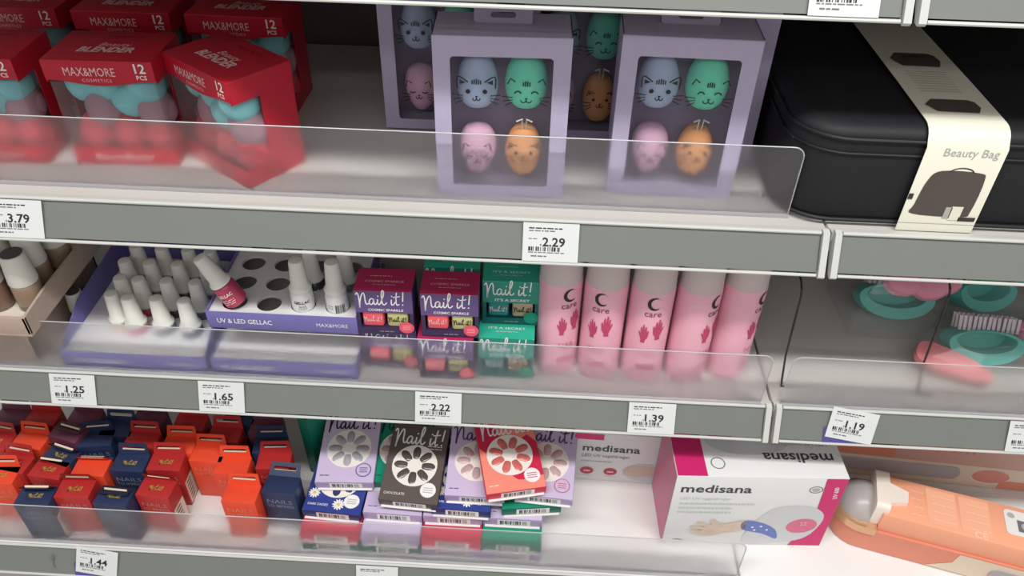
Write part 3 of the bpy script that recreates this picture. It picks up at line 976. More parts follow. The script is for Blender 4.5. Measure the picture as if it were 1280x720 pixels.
NAIL_DOTS = [(1.03, .54), (1.69, .56), (2.18, .04)]


def nail_script(q, fr, x, y, size, m, wd=None, e=0.0006):
    wd = wd or size * 0.085
    for st in NAIL:
        q.ribbon(fr, [(x + a * size, y + b * size) for a, b in smooth_line(st, 5)], wd, m, e)
    for a, b in NAIL_DOTS:
        q.ellipse(fr, x + a * size, y + b * size, wd * .65, wd * .65, m, e, 10)


# ------------------------------------------------------------------ polish duo boxes
PINKTOP = mat('duo_magenta', (184, 44, 92), 0.4, noise=0.05); DUOP = mat('duo_purple', (98, 78, 132), 0.4, noise=0.14, scale=40); DUOD = mat('duo_dark_purple', (60, 46, 84), 0.4, noise=0.1, scale=30)
CORAL = mat('polish_coral', (238, 92, 104), 0.25, 0.5, noise=0.03); GOLDP = mat('polish_gold_glitter', (196, 190, 132), 0.3, 0.5, noise=0.2, scale=900); STICK = mat('coral_sticker', (236, 88, 112), 0.45, noise=0.02)
TEALD = mat('duo_teal', (36, 140, 126), 0.4, noise=0.08, scale=40); TEALT = mat('duo_teal_top', (52, 178, 150), 0.4, noise=0.05); TEALDK = mat('duo_teal_dark', (20, 96, 96), 0.4, noise=0.1, scale=40)
TEALP = mat('polish_teal', (20, 130, 138), 0.25, 0.5, noise=0.03); BEIGEP = mat('polish_sand_glitter', (186, 164, 138), 0.3, 0.5, noise=0.15, scale=900); STICKT = mat('teal_sticker', (30, 150, 120), 0.45, noise=0.02)
DUO = {'c': (PINKTOP, DUOP, DUOD, CORAL, GOLDP, STICK, 'COSMIC SPARKLE'), 't': (TEALT, TEALD, TEALDK, TEALP, BEIGEP, STICKT, "IT'S A SECRET")}


def duo_box(loc, rotz, kind, label, group):
    top, body, dark, pa, pb_, stk, txt = DUO[kind]
    t = thing('polish_duo_box', label, 'box', loc, rotz, group)
    W, D, H = 0.0715, 0.045, 0.0705; h = W / 2
    wz0, wz1 = 0.0100, 0.0355; wx0, wx1 = -0.031, 0.031
    p = PB()
    p.box(-h, h, 0.0, D, wz1, H - 0.0008, body); p.box(-h, h, 0, D, 0, wz0, dark)
    p.box(-h, wx0, 0, D, wz0, wz1, dark); p.box(wx1, h, 0, D, wz0, wz1, dark); p.box(wx0, wx1, 0.028, D, wz0, wz1, dark)
    p.build('carton', t, -1)
    p = PB(); p.box(-h, h, 0, D, H - 0.0008, H, top); p.build('top_flap', t)
    for x, m, inkm in ((-0.0155, pa, PALE_INK), (0.0155, pb_, INK)):
        p = PB(); p.box(x - 0.0135, x + 0.0135, 0.002, 0.026, wz0 + 0.0005, wz1 - 0.0005, m, 0.0035)
        b = p.build('mini_polish', t, 40)
        q = PB(); nail_script(q, Frame((x, 0.0016, 0), (1, 0, 0), (0, 0, 1)), -0.0115, wz0 + 0.010, 0.0098, inkm, e=0.0002); q.build('bottle_script', b)
    q = PB(); fr = Frame((0, 0, 0), (1, 0, 0), (0, 0, 1))
    nail_script(q, fr, -0.0325, 0.0490, 0.0258, WHITE_INK, 0.0016)
    q.build('script_lettering', t)
    q = PB(); q.text(fr, txt, 0.0054, 0.002, 0.0388, WHITE_INK, 'c', bold=0.02, width=0.044)
    microprint(q, fr, -0.008, 0.010, 0.0045, 0.0009, INKL, 5)
    q.build('name_lettering', t)
    q = PB(); ft = Frame((0, 0, H), (1, 0, 0), (0, 1, 0)); q.text(ft, txt, 0.0055, 0, 0.017, PALE_INK if kind == 'c' else WHITE_INK, 'c', width=0.048)
    microprint(q, ft, -0.014, 0.014, 0.0118, 0.0008, PALE_INK, 9); microprint(q, ft, -0.02, 0.008, 0.029, 0.0009, PALE_INK, 8); q.build('top_lettering', t)
    q = PB(); sc = []
    for i in range(40):
        r = 0.0098 if i % 2 else 0.0091; a = 2 * PI * i / 40; sc.append((0.0265 + r * math.cos(a), 0.0125 + r * math.sin(a)))
    q.poly(fr, sc, stk, 0.0009)
    for k in range(3): q.rect(fr, 0.0215, 0.0315, 0.0095 + k * 0.0028, 0.0104 + k * 0.0028, PALE_INK if kind == 'c' else TEALT, 0.0012)
    q.build('round_sticker', t)
    return t


DC, DT = 'cosmic sparkle polish duo boxes', 'teal polish duo boxes'
duo_box((-0.182, 0.042, ZB), 0.0, 'c', 'lower purple polish duo box in the left stack, beside violet trays', DC)
duo_box((-0.1815, 0.030, ZB + 0.0712), 0.02, 'c', 'upper purple polish duo box with magenta top, left stack beside violet trays', DC)
duo_box((-0.1065, 0.026, ZB), 0.01, 'c', 'lower purple polish duo box in the stack beside the teal boxes', DC)
duo_box((-0.1000, 0.030, ZB + 0.0712), 0.02, 'c', 'upper purple polish duo box with magenta top beside the teal boxes', DC)
duo_box((-0.0290, 0.033, ZB), 0.0, 't', 'lower teal polish duo box with bright teal top, front', DT)
duo_box((-0.0255, 0.060, ZB + 0.0712), 0.01, 't', 'upper teal polish duo box set back on its stack', DT)
duo_box((-0.0290, 0.080, ZB), 0.0, 't', 'lower teal polish duo box hidden behind the front teal box', DT)
duo_box((-0.1040, 0.082, ZB), 0.0, 't', 'lower teal polish duo box behind the purple boxes', DT)
duo_box((-0.1020, 0.084, ZB + 0.0712), 0.0, 't', 'upper teal polish duo box peeking out behind a purple box', DT)

# ------------------------------------------------------------------ pink nail polish remover bottles
PINKB = mat('remover_pink', (240, 178, 196), 0.3, 0.45, noise=0.02); PINKL = mat('remover_label_pale', (246, 182, 202), 0.35, 0.4, noise=0.02); FROST = mat('remover_cap_frosted', (205, 190, 190), 0.45, 0.35, noise=0.02)
HANDR = mat('hand_print_red', (196, 70, 110), 0.5, noise=0.03); LABELD = mat('remover_mark_rose', (206, 120, 146), 0.5, noise=0)
HAND = [(.22, 0), (.48, .02), (.44, .20), (.50, .36), (.58, .60), (.53, .64), (.44, .50), (.43, .84), (.36, .86), (.33, .60), (.29, 1.0), (.22, 1.0), (.21, .60), (.15, .90), (.08, .88), (.10, .56), (.03, .70), (-.03, .66), (.02, .44), (.06, .30), (.20, .16)]


def remover(loc, spin, label, lean=0.0):
    t = thing('remover_bottle', label, 'bottle', loc, 0, 'pink remover bottles', 0, lean)
    r = 0.0275
    p = PB(); p.lathe([(r * .80, 0), (r * .95, 0.003), (r, 0.010), (r, 0.149), (r * .985, 0.1515)], PINKB, 32); p.build('bottle_body', t)
    p = PB(); p.lathe([(r * .985, 0.1515), (r * .97, 0.156), (r * .93, 0.193), (r * .86, 0.197), (r * .6, 0.198)], FROST, 32); p.build('cap', t)
    cf = CylFrame(r, spin)
    q = PB()
    # crescent C
    out = arc(0, 0.138, 0.0088, 0.0100, 38, 312, 22); inn = arc(0.0024, 0.1386, 0.0070, 0.0080, 44, 305, 22)
    for i in range(21): q.add([cf(*out[i], 0.0006), cf(*out[i + 1], 0.0006), cf(*inn[i + 1], 0.0006), cf(*inn[i], 0.0006)], [(0, 1, 2, 3)], INK)
    q.text(cf, 'care', 0.0135, 0.0, 0.1175, mat('label_plum_ink', (120, 60, 82), 0.5, noise=0), 'c', 0.0006, width=0.021)
    q.build('logo', t)
    q = PB()
    for (ox, oy, s, fl, rt) in ((-0.0005, 0.074, 0.030, -1, 0.10), (0.0015, 0.079, 0.034, 1, -0.08)):
        pts = []
        for a, b in HAND:
            a2 = a * s * fl * 0.72; b2 = b * s
            pts.append((ox + a2 * math.cos(rt) - b2 * math.sin(rt), oy + a2 * math.sin(rt) + b2 * math.cos(rt)))
        q.poly(cf, pts[::fl], HANDR, 0.0007)
    q.build('hand_print', t)
    q = PB(); q.text(cf, 'NAIL', 0.0115, 0.0, 0.051, LABELD, 'c', 0.0006, width=0.022); q.rect(cf, -0.012, 0.012, 0.026, 0.034, LABELD, 0.0006, 8); q.rect(cf, -0.009, 0.009, 0.048, 0.0488, LABELD, 0.0006, 6)
    q.build('lower_print', t)
    return t


for i, (x, y, sp, ln, lb) in enumerate([(0.0365, 0.068, 0.45, 0, 'leftmost pink remover bottle, next to the teal boxes'), (0.0935, 0.064, -0.25, 0, 'second pink remover bottle from the left'), (0.1510, 0.061, 0.0, 0, 'middle pink remover bottle of the five, logo facing forward'),
                                        (0.2090, 0.064, 0.75, 0, 'fourth pink remover bottle from the left, logo turned right'), (0.2660, 0.074, 0.85, 0, 'rightmost pink remover bottle, next to the bay joint')]):
    remover((x, y, ZB), sp, lb, ln)

# ------------------------------------------------------------------ right bay: brushes in clear pouches
TEALPL = mat('brush_teal_plastic', (96, 196, 188), 0.4, 0.4, noise=0.04); BRIST = mat('brush_bristles', (216, 206, 214), 0.7, noise=0.1, scale=200); PUM = mat('pumice_pink', (226, 150, 170), 0.8, noise=0.06, scale=300, bump=0.3); PUMC = mat('file_coral', (236, 140, 146), 0.5, noise=0.04)


def nail_brush(parent, c, rot, s=1.0):
    """oval grip loop with a hollow, bristle field on its long back edge"""
    n = 32; vs = []; fs = []
    ao, bo, ai, bi = 0.050 * s, 0.030 * s, 0.038 * s, 0.017 * s; d = 0.032 * s
    for (a, b, y, dz) in ((ao, bo, 0.004, 0), (ao * 1.0, bo, d, 0), (ai, bi, d, 0.004), (ai, bi, 0.006, 0.004), (ao * .985, bo * .97, 0, 0), (ai * 1.03, bi * 1.06, 0.002, 0.004)):
        for i in range(n):
            t = 2 * PI * i / n
            zz = b * math.sin(t)
            if zz > 0: zz *= 0.62
            vs.append((a * math.cos(t), y, zz + dz))
    def ring(p, q):
        for i in range(n): fs.append((p * n + i, p * n + (i + 1) % n, q * n + (i + 1) % n, q * n + i))
    ring(1, 0); ring(0, 4); ring(4, 5); ring(5, 3); ring(3, 2); ring(2, 1)
    o = fix_normals(PB().add(vs, fs, TEALPL).build('brush_grip', parent, 50))
    o.location = c; o.rotation_euler = rot
    p = PB()
    for i in range(13):
        for j in range(3):
            x = (i - 6) * 0.0062 * s; y = 0.006 + j * 0.010 * s
            p.tube([(x, y, 0.016 * s), (x + random.uniform(-.001, .001), y - .001, 0.036 * s)], 0.0023 * s, BRIST, 5)
    p.build('bristles', o)
    b = PB(); b.ellipse(Frame((0, d, 0.002), (1, 0, 0), (0, 0, 1)), 0, 0, ai * 1.05, bi * 0.9, TEALPL, 0, 20); b.build('hollow_back', o)
    return o


def pouch(parent, pts, hgt):
    bm_v = []; fs = []
    n = len(pts)
    cx = sum(p[0] for p in pts) / n; cy = sum(p[1] for p in pts) / n
    rd = random.Random(n)
    L = [(1.0, 0.0), (1.02, hgt * .35), (0.9, hgt * .75), (0.6, hgt), (0.25, hgt * 1.06)]
    for k, z in L:
        for p in pts:
            bm_v.append((cx + (p[0] - cx) * k + rd.uniform(-.002, .002), cy + (p[1] - cy) * k + rd.uniform(-.002, .002), z + rd.uniform(-.003, .003) * (z > 0) + 0.0003))
    for j in range(len(L) - 1):
        for i in range(n):
            fs.append((j * n + i, j * n + (i + 1) % n, (j + 1) * n + (i + 1) % n, (j + 1) * n + i))
    fs.append(tuple((len(L) - 1) * n + i for i in range(n)))
    return fix_normals(PB().add(bm_v, fs, POUCH).build('clear_pouch', parent, 25))


def foot_file(parent, c, rot, m=PUMC):
    prof = smooth_line([(-.045, -.012), (-.02, -.018), (.02, -.014), (.045, -.006), (.048, .006), (.02, .015), (-.02, .018), (-.046, .012)], 4, True)
    o = fix_normals(PB().prism(prof, 0, 0.012, m, 'z').build('foot_file', parent, 40)); o.location = c; o.rotation_euler = rot
    return o


def pumice(parent, c, s=1.0, m=PUM, rot=(0, 0, 0)):
    prof = [(0.020 * s * math.sqrt(max(0, 1 - (u / 8) ** 4)) * (1 + 0.0), u / 8 * 0.016 * s) for u in range(-8, 9)]
    o = PB().lathe(prof, m, 18, cap=False, sx=1.4).build('pumice_pad', parent, 60); o.location = c; o.rotation_euler = rot
    return o


t = thing('pedicure_set', 'teal nail brush with hollow grip in a clear pouch, front of the right shelf', 'brush set', (0.612, 0.090, ZB), 0, 'pedicure brush sets')
nail_brush(t, (0.000, 0.005, 0.044), (-0.5, 0, -0.06), 1.0); foot_file(t, (-0.045, -0.012, 0.016), (0.35, 0.1, -0.45)); pumice(t, (0.062, 0.03, 0.05), 0.7)
pouch(t, [(-.094, -.03), (-.05, -.055), (.02, -.05), (.08, -.045), (.085, .0), (.075, .035), (0, .04), (-.075, .035)], 0.06)
t = thing('pedicure_set', 'teal nail brush with pink pads in a clear pouch, left one behind', 'brush set', (0.530, 0.200, ZB), 0, 'pedicure brush sets')
nail_brush(t, (-0.010, -0.018, 0.046), (-0.55, 0, -0.10), 1.05); pumice(t, (-0.020, -0.032, 0.084), 0.9, rot=(0.5, 0.1, 0)); pumice(t, (0.018, -0.036, 0.082), 0.9, rot=(0.6, -0.3, 0)); pumice(t, (0.046, -0.024, 0.078), 0.7, rot=(0.6, -0.5, 0))
pouch(t, [(-.075, -.05), (-.02, -.055), (.04, -.05), (.066, .0), (.064, .05), (0, .06), (-.08, .055)], 0.098)
t = thing('pedicure_set', 'teal nail brush showing pale bristles, rear right of the brushes', 'brush set', (0.680, 0.200, ZB), 0, 'pedicure brush sets')
nail_brush(t, (-0.025, 0.0, 0.050), (-0.5, 0.15, 0.25), 1.0); nail_brush(t, (0.06, 0.005, 0.060), (0.7, 0.1, -0.2), 1.0); pumice(t, (0.030, -0.045, 0.040), 0.8)
pouch(t, [(-.075, -.05), (0, -.06), (.07, -.06), (.12, .0), (.10, .06), (0, .065), (-.075, .055)], 0.09)

# ------------------------------------------------------------------ bottom shelf: hang-tab nail boxes
ZC = SHELVES['C'][0] - 0.0036
NT = {'o': ('bright orange', mat('tab_box_orange', (226, 74, 46), 0.4, 0.4, noise=0.05)), 'r': ('red', mat('tab_box_red', (174, 44, 44), 0.4, 0.4, noise=0.06)), 'n': ('navy', mat('tab_box_navy', (40, 52, 84), 0.35, 0.45, noise=0.08)), 'm': ('plum', mat('tab_box_plum', (104, 54, 74), 0.4, 0.4, noise=0.06))}
INSIDE = {'o': mat('tab_box_orange_rear', (206, 70, 48), 0.55, noise=0.05), 'r': mat('tab_box_red_rear', (164, 46, 44), 0.55, noise=0.05), 'n': mat('tab_box_navy_rear', (34, 40, 58), 0.55, noise=0.05), 'm': mat('tab_box_plum_rear', (92, 54, 70), 0.55, noise=0.05)}
SIDEC = mat('tab_box_cream_side', (222, 210, 196), 0.5, noise=0.05)
SLOT = mat('card_core_edge', (232, 214, 190), 0.6, noise=0.03)
DIMTXT = {'o': mat('copper_ink', (226, 130, 100), 0.4, noise=0), 'r': mat('rose_copper_ink', (214, 120, 110), 0.4, noise=0), 'n': mat('steel_ink', (128, 140, 164), 0.4, noise=0), 'm': mat('mauve_ink', (160, 120, 130), 0.4, noise=0)}


def tab_box(px, py, k, label, rot=0.0, ztop=None, gold=True, tab=0.30, tilt=0.0, tab_h=0.020, side=False, wide=0.049):
    H = 0.084
    zt_ = (ZC + H) if ztop is None else ztop
    p0 = on(px, py, zt_)
    W, D = wide, 0.031; h = W / 2
    t = thing('hang_tab_box', label, 'box', (p0.x, p0.y, zt_ - H), math.radians(rot), 'hang-tab nail boxes')
    t.rotation_euler = (tilt, 0, math.radians(rot))
    m = NT[k][1]
    b = PB(); b.box(-h, h, 0, D, 0, H, m, 0.0005); b.build('carton', t)
    if side:
        s = PB(); fs = Frame((h, 0, 0), (0, 1, 0), (0, 0, 1)); s.rect(fs, 0.002, D - 0.002, 0.004, H * .62, SIDEC)
        for i in range(6): s.rect(fs, 0.006, 0.020, 0.010 + i * 0.007, 0.0125 + i * 0.007, INK, 0.0007)
        s.build('side_print', t)
    # hang tab: thin card with a rounded slot, leaning back from the rear top edge
    g = PB(); T = Matrix.Translation((0, D - 0.0006, H)) @ Matrix.Rotation(-tab, 4, 'X')
    g.T = T
    hw = h - 0.001
    ol = []
    for cx, cz, a in ((hw * .90 - .002, tab_h - .002, 0), (-hw * .90 + .002, tab_h - .002, PI / 2)):
        for i in range(4):
            tt = a + PI / 2 * i / 3; ol.append((cx + .002 * math.cos(tt), cz + .002 * math.sin(tt)))
    ol += [(-hw, 0), (-hw, 0), (-hw, 0), (-hw, 0), (hw, 0), (hw, 0), (hw, 0), (hw, 0)]
    sl_ = rounded(-h * .72, h * .72, tab_h * .44, tab_h * .70, tab_h * .125, 3)
    n = 16
    for off, mm in ((0.0, m), (0.0007, INSIDE[k])):
        vs = [(a, off, b_) for a, b_ in ol] + [(a, off, b_) for a, b_ in sl_]
        g.add(vs, [(i, (i + 1) % n, n + (i + 1) % n, n + i) for i in range(n)], mm if off == 0 else INSIDE[k])
    g.build('hang_tab', t, -1)
    sl2 = PB(); sl2.T = T
    sl2.box(-h * .68, h * .68, 0.0002, 0.0030, tab_h * .42, tab_h * .47, SLOT)
    sl2.build('slot_flap', t)
    q = PB(); ft = Frame((0, 0, H), (1, 0, 0), (0, 1, 0)); fr = Frame((0, 0, 0), (1, 0, 0), (0, 0, 1))
    if gold:
        nail_script(q, ft, -0.0095, 0.012, 0.0085, GOLD_INK, 0.0013)
    q.text(fr, 'NAILS', 0.0125, 0, 0.0605, DIMTXT[k], 'c', width=0.037); q.text(fr, 'TO IMPRESS', 0.0085, 0, 0.0515, DIMTXT[k], 'c', width=0.040, bold=0.01)
    q.build('lettering', t)
    return t


tab_box(-7, 605, 'o', 'bright orange hang-tab box cut off at the left edge, front row', 4)
tab_box(38, 631, 'n', 'navy hang-tab box with gold script at far left of the front row', 3, gold=True, tab=-0.75, side=True)
tab_box(53, 597, 'r', 'dull red hang-tab box wedged behind the far-left navy box', -6, tab=-0.6)
tab_box(88, 622, 'r', 'red hang-tab box between the two front navy boxes', 2, tab=-0.25)
tab_box(136, 631, 'n', 'navy hang-tab box with crushed flap between two red front boxes', -3, tab=-1.2)
tab_box(189, 621, 'r', 'red hang-tab box with a torn tab, front row', -4, tab=-0.35, side=True)
tab_box(203, 588, 'r', 'red hang-tab box just behind the torn-tab one', 2, side=True)
tab_box(157, 589, 'n', 'navy hang-tab box in the second row, tab leaning back', 0)
tab_box(108, 595, 'o', 'bright orange hang-tab box in the second row behind the red front box', 2, tab=-0.5, gold=False)
tab_box(66, 579, 'n', 'navy hang-tab box with gold script turned askew in the second row', -16, tab=-0.7)
tab_box(76, 549, 'm', 'plum hang-tab box with a broad bare top in the third row', -14, tab=-1.3, ztop=ZC + 0.092, gold=False)
tab_box(8, 589, 'r', 'red hang-tab box with gold print at the left edge, second row', -8)
tab_box(30, 561, 'o', 'bright orange hang-tab box in the third row near the left edge', -4, gold=False)
tab_box(-14, 560, 'r', 'red hang-tab box cut off at the left edge, third row', -8)
tab_box(47, 531, 'r', 'red hang-tab box in the fourth row at far left', 2, gold=False)
tab_box(8, 530, 'm', 'plum hang-tab box in the fourth row at the left edge', 0, gold=False)
tab_box(117, 558, 'n', 'navy hang-tab box in deep shade beside the plum one', 10, tab=0.1, gold=False)
tab_box(142, 545, 'n', 'navy hang-tab box in the darkest spot of the back row', 0, gold=False)
tab_box(172, 560, 'r', 'red hang-tab box in the third row behind the leaning navy tab', 0, gold=False)
tab_box(181, 533, 'm', 'plum hang-tab box in the back row behind the red ones', 0, gold=False)
tab_box(219, 566, 'o', 'bright orange hang-tab box in the third row, left of two oranges', 1, gold=False)
tab_box(233, 538, 'r', 'red hang-tab box in the back row beneath the 1.65 tag', 0, gold=False)
tab_box(277, 553, 'r', 'red hang-tab box at the back between orange and navy', 0, gold=False)
tab_box(256, 577, 'o', 'bright orange hang-tab box in the third row beside the gap', 0, side=False, gold=False)
tab_box(287, 592, 'o', 'orange hang-tab box standing behind the frontmost orange box', 2, gold=False)
tab_box(297, 628, 'o', 'frontmost bright orange hang-tab box right of the gap', -1, gold=False)
tab_box(347, 617, 'n', 'navy hang-tab box reading NAILS TO IMPRESS, beside daisy nail box', -3, tab=0.9, gold=False)
tab_box(340, 586, 'r', 'red hang-tab box behind the right-hand navy box', 5, gold=False)
tab_box(335, 566, 'n', 'navy hang-tab box in the third row at the right end', 5, gold=False)
tab_box(330, 543, 'm', 'plum hang-tab box in the back row at the right end', 4, gold=False)

tab_box(100, 531, 'm', 'plum hang-tab box in the back row under the 1.25 tag', 0, gold=False)
tab_box(296, 530, 'n', 'navy hang-tab box farthest back behind the red and orange ones', 0, gold=False)

# ------------------------------------------------------------------ false nail boxes
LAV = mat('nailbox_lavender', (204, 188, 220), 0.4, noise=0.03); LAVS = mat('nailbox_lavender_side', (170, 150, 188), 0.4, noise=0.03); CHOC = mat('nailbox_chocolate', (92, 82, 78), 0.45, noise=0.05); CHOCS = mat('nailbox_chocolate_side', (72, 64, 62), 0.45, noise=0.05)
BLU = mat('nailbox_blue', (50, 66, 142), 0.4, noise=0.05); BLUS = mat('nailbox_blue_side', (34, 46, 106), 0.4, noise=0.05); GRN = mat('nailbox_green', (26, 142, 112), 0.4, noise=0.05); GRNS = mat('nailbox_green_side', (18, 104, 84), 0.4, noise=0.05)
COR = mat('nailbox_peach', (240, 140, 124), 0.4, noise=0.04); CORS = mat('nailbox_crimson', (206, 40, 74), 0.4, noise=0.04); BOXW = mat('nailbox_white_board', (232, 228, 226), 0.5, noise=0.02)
WHEEL = mat('nail_wheel_white', (236, 230, 224), 0.35, noise=0.02); NAILG = mat('nail_pearl_grey', (170, 168, 176), 0.2, 0.6, noise=0.15, scale=300); NAILC = mat('nail_choc', (88, 82, 80), 0.2, 0.6, noise=0.08); NAILP = mat('nail_nude', (196, 166, 168), 0.2, 0.6, noise=0.2, scale=250); NAILR = mat('nail_red_marble', (206, 110, 104), 0.2, 0.6, noise=0.35, scale=220); NAILK = mat('nail_dark_daisy', (46, 54, 90), 0.2, 0.6, noise=0.3, scale=300)
YEL = mat('daisy_yellow', (230, 196, 60), 0.5, noise=0)
NB = {'lav': (LAV, LAVS, NAILG, INK, ''), 'lavp': (LAV, LAVS, NAILP, mat('plum_script_ink', (92, 52, 110), 0.45, noise=0), ''), 'choc': (CHOC, CHOCS, NAILC, WHITE_INK, 'CHOCOLATE'), 'blue': (BLU, BLUS, NAILK, WHITE_INK, 'DARK DAISIES'), 'green': (GRN, GRNS, NAILP, mat('deep_green_ink', (14, 70, 60), 0.45, noise=0), ''), 'coral': (COR, CORS, NAILR, WHITE_INK, ''), 'pinkred': (CORS, CORS, NAILR, WHITE_INK, '')}


def daisy(q, fr, x, y, r, e=0.0007):
    for i in range(12):
        a = 2 * PI * i / 12
        q.ellipse(fr, x + r * .58 * math.cos(a), y + r * .58 * math.sin(a), r * .42, r * .15, WHITE_INK, e, 8, rot=a)
    q.ellipse(fr, x, y, r * .24, r * .24, YEL, e + 0.0003, 10)


def nail_box(px, py, z, kind, label, rot=0.0, tilt=0.0, detail=True, x=None, y=None):
    face, side, nm, sc, txt = NB[kind]
    p0 = on(px, py, z) if x is None else Vector((x, y, z))
    t = thing('false_nail_box', label, 'box', (p0.x, p0.y, z), math.radians(rot), 'false nail boxes')
    t.rotation_euler = (math.radians(tilt), 0, math.radians(rot))
    W, L_, T_ = 0.0862, 0.126, 0.0165; h = W / 2
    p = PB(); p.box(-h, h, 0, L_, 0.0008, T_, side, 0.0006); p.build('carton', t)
    p = PB(); p.rect(Frame((0, 0, T_), (1, 0, 0), (0, 1, 0)), -h + 0.0005, h - 0.0005, 0.0005, L_ - 0.0005, face, 0.0002); pan = p.build('face_print', t)
    p = PB(); p.box(-h + 0.003, h - 0.003, -0.0035, 0.001, 0.0002, 0.0012, BOXW); p.build('lower_flap', t)
    fs = Frame((0, 0, 0), (1, 0, 0), (0, 0, 1))
    q = PB(); q.rect(fs, -0.022, 0.026, 0.003, 0.0148, BOXW); barcode(q, fs, -0.018, 0.012, 0.0045, 0.013, INK, 0.0008); q.rect(fs, 0.014, 0.021, 0.0045, 0.013, INKL, 0.0008); q.build('barcode_label', t)
    if not detail: return t
    ft = Frame((0, 0, T_ + 0.0002), (1, 0, 0), (0, 1, 0))
    cy = 0.058; R = 0.0335
    q = PB()
    if kind == 'coral':
        q.poly(ft, [(-h + .0006, 0.128 - .0006), (-h + .0006, 0.075)] + smooth_line([(-h + .0006, 0.075), (-0.02, 0.05), (0.0, 0.022), (0.012, 0.016), (h - .0006, 0.020)], 4) + [(h - .0006, 0.075), (0.020, 0.100), (0.022, 0.127)], CORS, 0.0002)
        q.ellipse(ft, 0.012, 0.104, 0.026, 0.022, COR, 0.0004, 24)
        q.build('crimson_swirl', t)
    if kind == 'blue':
        q = PB(); daisy(q, ft, -0.032, 0.030, 0.009); daisy(q, ft, 0.008, 0.014, 0.0095); daisy(q, ft, 0.030, 0.052, 0.006); q.build('daisy_print', t)
    q = PB(); q.ellipse(ft, 0, cy, R, R, WHEEL, 0.0006, 36); wheel = q.build('nail_wheel', t)
    q = PB()
    for i in range(8):
        a = 2 * PI * i / 8 + PI / 8 * (kind == 'coral')
        pts = [(0.0105, 0.0), (0.012, 0.0044), (0.020, 0.0058), (0.027, 0.0050), (0.0310, 0.0), (0.027, -0.0050), (0.020, -0.0058), (0.012, -0.0044)]
        P_ = [(u * math.cos(a) - v * math.sin(a), cy + u * math.sin(a) + v * math.cos(a)) for u, v in smooth_line(pts, 2, True)]
        vs = [ft(u, v, 0.0008) for u, v in P_]; c_ = [ft(u * .7 + .3 * 0.018 * math.cos(a), (v - cy) * .7 + cy + .3 * 0.018 * math.sin(a), 0.0022) for u, v in P_]
        n = len(vs); q.add(vs + c_, [(i2, (i2 + 1) % n, n + (i2 + 1) % n, n + i2) for i2 in range(n)] + [tuple(range(n, 2 * n))], nm)
    q.build('false_nails', wheel, 60)
    q = PB(); nail_script(q, ft, -0.038, 0.0930, 0.033, sc, 0.0022); q.build('script_lettering', t)
    q = PB()
    if txt: q.text(ft, txt, 0.0055, -h + 0.006, 0.010, sc, 'l', width=0.030)
    else: microprint(q, ft, -h + 0.006, -h + 0.020, 0.011, 0.0012, sc, 6)
    q.build('name_lettering', t)
    if kind == 'choc':
        q = PB()
        for k in range(2): microprint(q, ft, 0.014, 0.036, 0.0905 - 0.004 * k, 0.0012, sc, k, 0.0005)
        q.build('small_print', t)
    q = PB(); scp = []
    for i in range(48):
        r = 0.0120 if i % 2 else 0.0110; a = 2 * PI * i / 48; scp.append((0.026 + r * math.cos(a), 0.021 + r * math.sin(a)))
    if kind in ('lav', 'lavp'):
        bc = mat('badge_violet_ink', (92, 62, 140), 0.45, noise=0) if kind == 'lav' else mat('badge_rose_ink', (206, 90, 120), 0.45, noise=0)
        q.poly(ft, scp, bc, 0.0005); q.ellipse(ft, 0.026, 0.021, 0.0102, 0.0102, LAV, 0.0007, 24)
        for k in range(3): q.rect(ft, 0.020, 0.032, 0.0168 + .0034 * k, 0.0180 + .0034 * k, bc, 0.0009)
    else:
        q.poly(ft, scp, WHITE_INK, 0.0005)
        for k in range(3): q.rect(ft, 0.019, 0.033, 0.0168 + .0034 * k, 0.0180 + .0034 * k, INKL if kind != 'coral' else HANDR, 0.0008)
    q.build('round_badge', t)
    return t


T_ = 0.0168
# lower layers, seen through the riser
for kd, lay, xx, lb in (('green', 0, -0.273, 'green false nail box at the very bottom of the left stack'), ('pinkred', 1, -0.275, 'red false nail box low in the left stack, under the daisies'),
                        ('green', 0, -0.186, 'green false nail box at the very bottom under the chocolate one'), ('lavp', 1, -0.187, 'lavender false nail box low in the stack, directly on a green one'),
                        ('lavp', 0, -0.099, 'lavender false nail box at the very bottom of the middle stack'), ('pinkred', 1, -0.099, 'red false nail box low in the middle stack'),
                        ('lavp', 0, -0.012, 'lavender false nail box at the very bottom of the right stack'), ('green', 1, -0.012, 'green false nail box low in the right stack')):
    nail_box(0, 0, ZC + lay * T_, kd, lb, (0.5, -0.5)[lay], 0, False, xx, -0.064 + 0.003 * lay)
z2 = ZC + 2 * T_
nail_box(0, 0, z2, 'lavp', 'lavender false nail box lying under the chocolate one', -1, 0, True, -0.187, -0.032)
nail_box(0, 0, z2, 'lavp', 'lavender false nail box lying below the second daisy box', 0, 0, True, -0.099, -0.032)
nail_box(0, 0, z2, 'lavp', 'lavender false nail box lying under the green one at right', 0, 0, True, -0.012, -0.030)
nail_box(0, 0, z2, 'blue', 'blue daisy false nail box at the left of the pile', -3, 4, True, -0.276, -0.034)
z3 = ZC + 3 * T_
nail_box(0, 0, z3, 'blue', 'second blue daisy false nail box, mostly covered by lavender', -1, 2, True, -0.087, -0.030)
nail_box(0, 0, z3, 'green', 'green false nail box jutting out under the crimson and lavender boxes', 7, 2, True, 0.015, -0.020)
nail_box(0, 0, z3, 'green', 'green false nail box half hidden between daisy and chocolate boxes', 0, 6, True, -0.187, 0.012)
nail_box(0, 0, z3 + 0.006, 'lav', 'lavender false nail box with silvery nails on top at left', 3, 7, True, -0.262, 0.004)
nail_box(0, 0, z3 + 0.010, 'choc', 'chocolate brown false nail box on top of the pile', -3, 11, True, -0.163, -0.026)
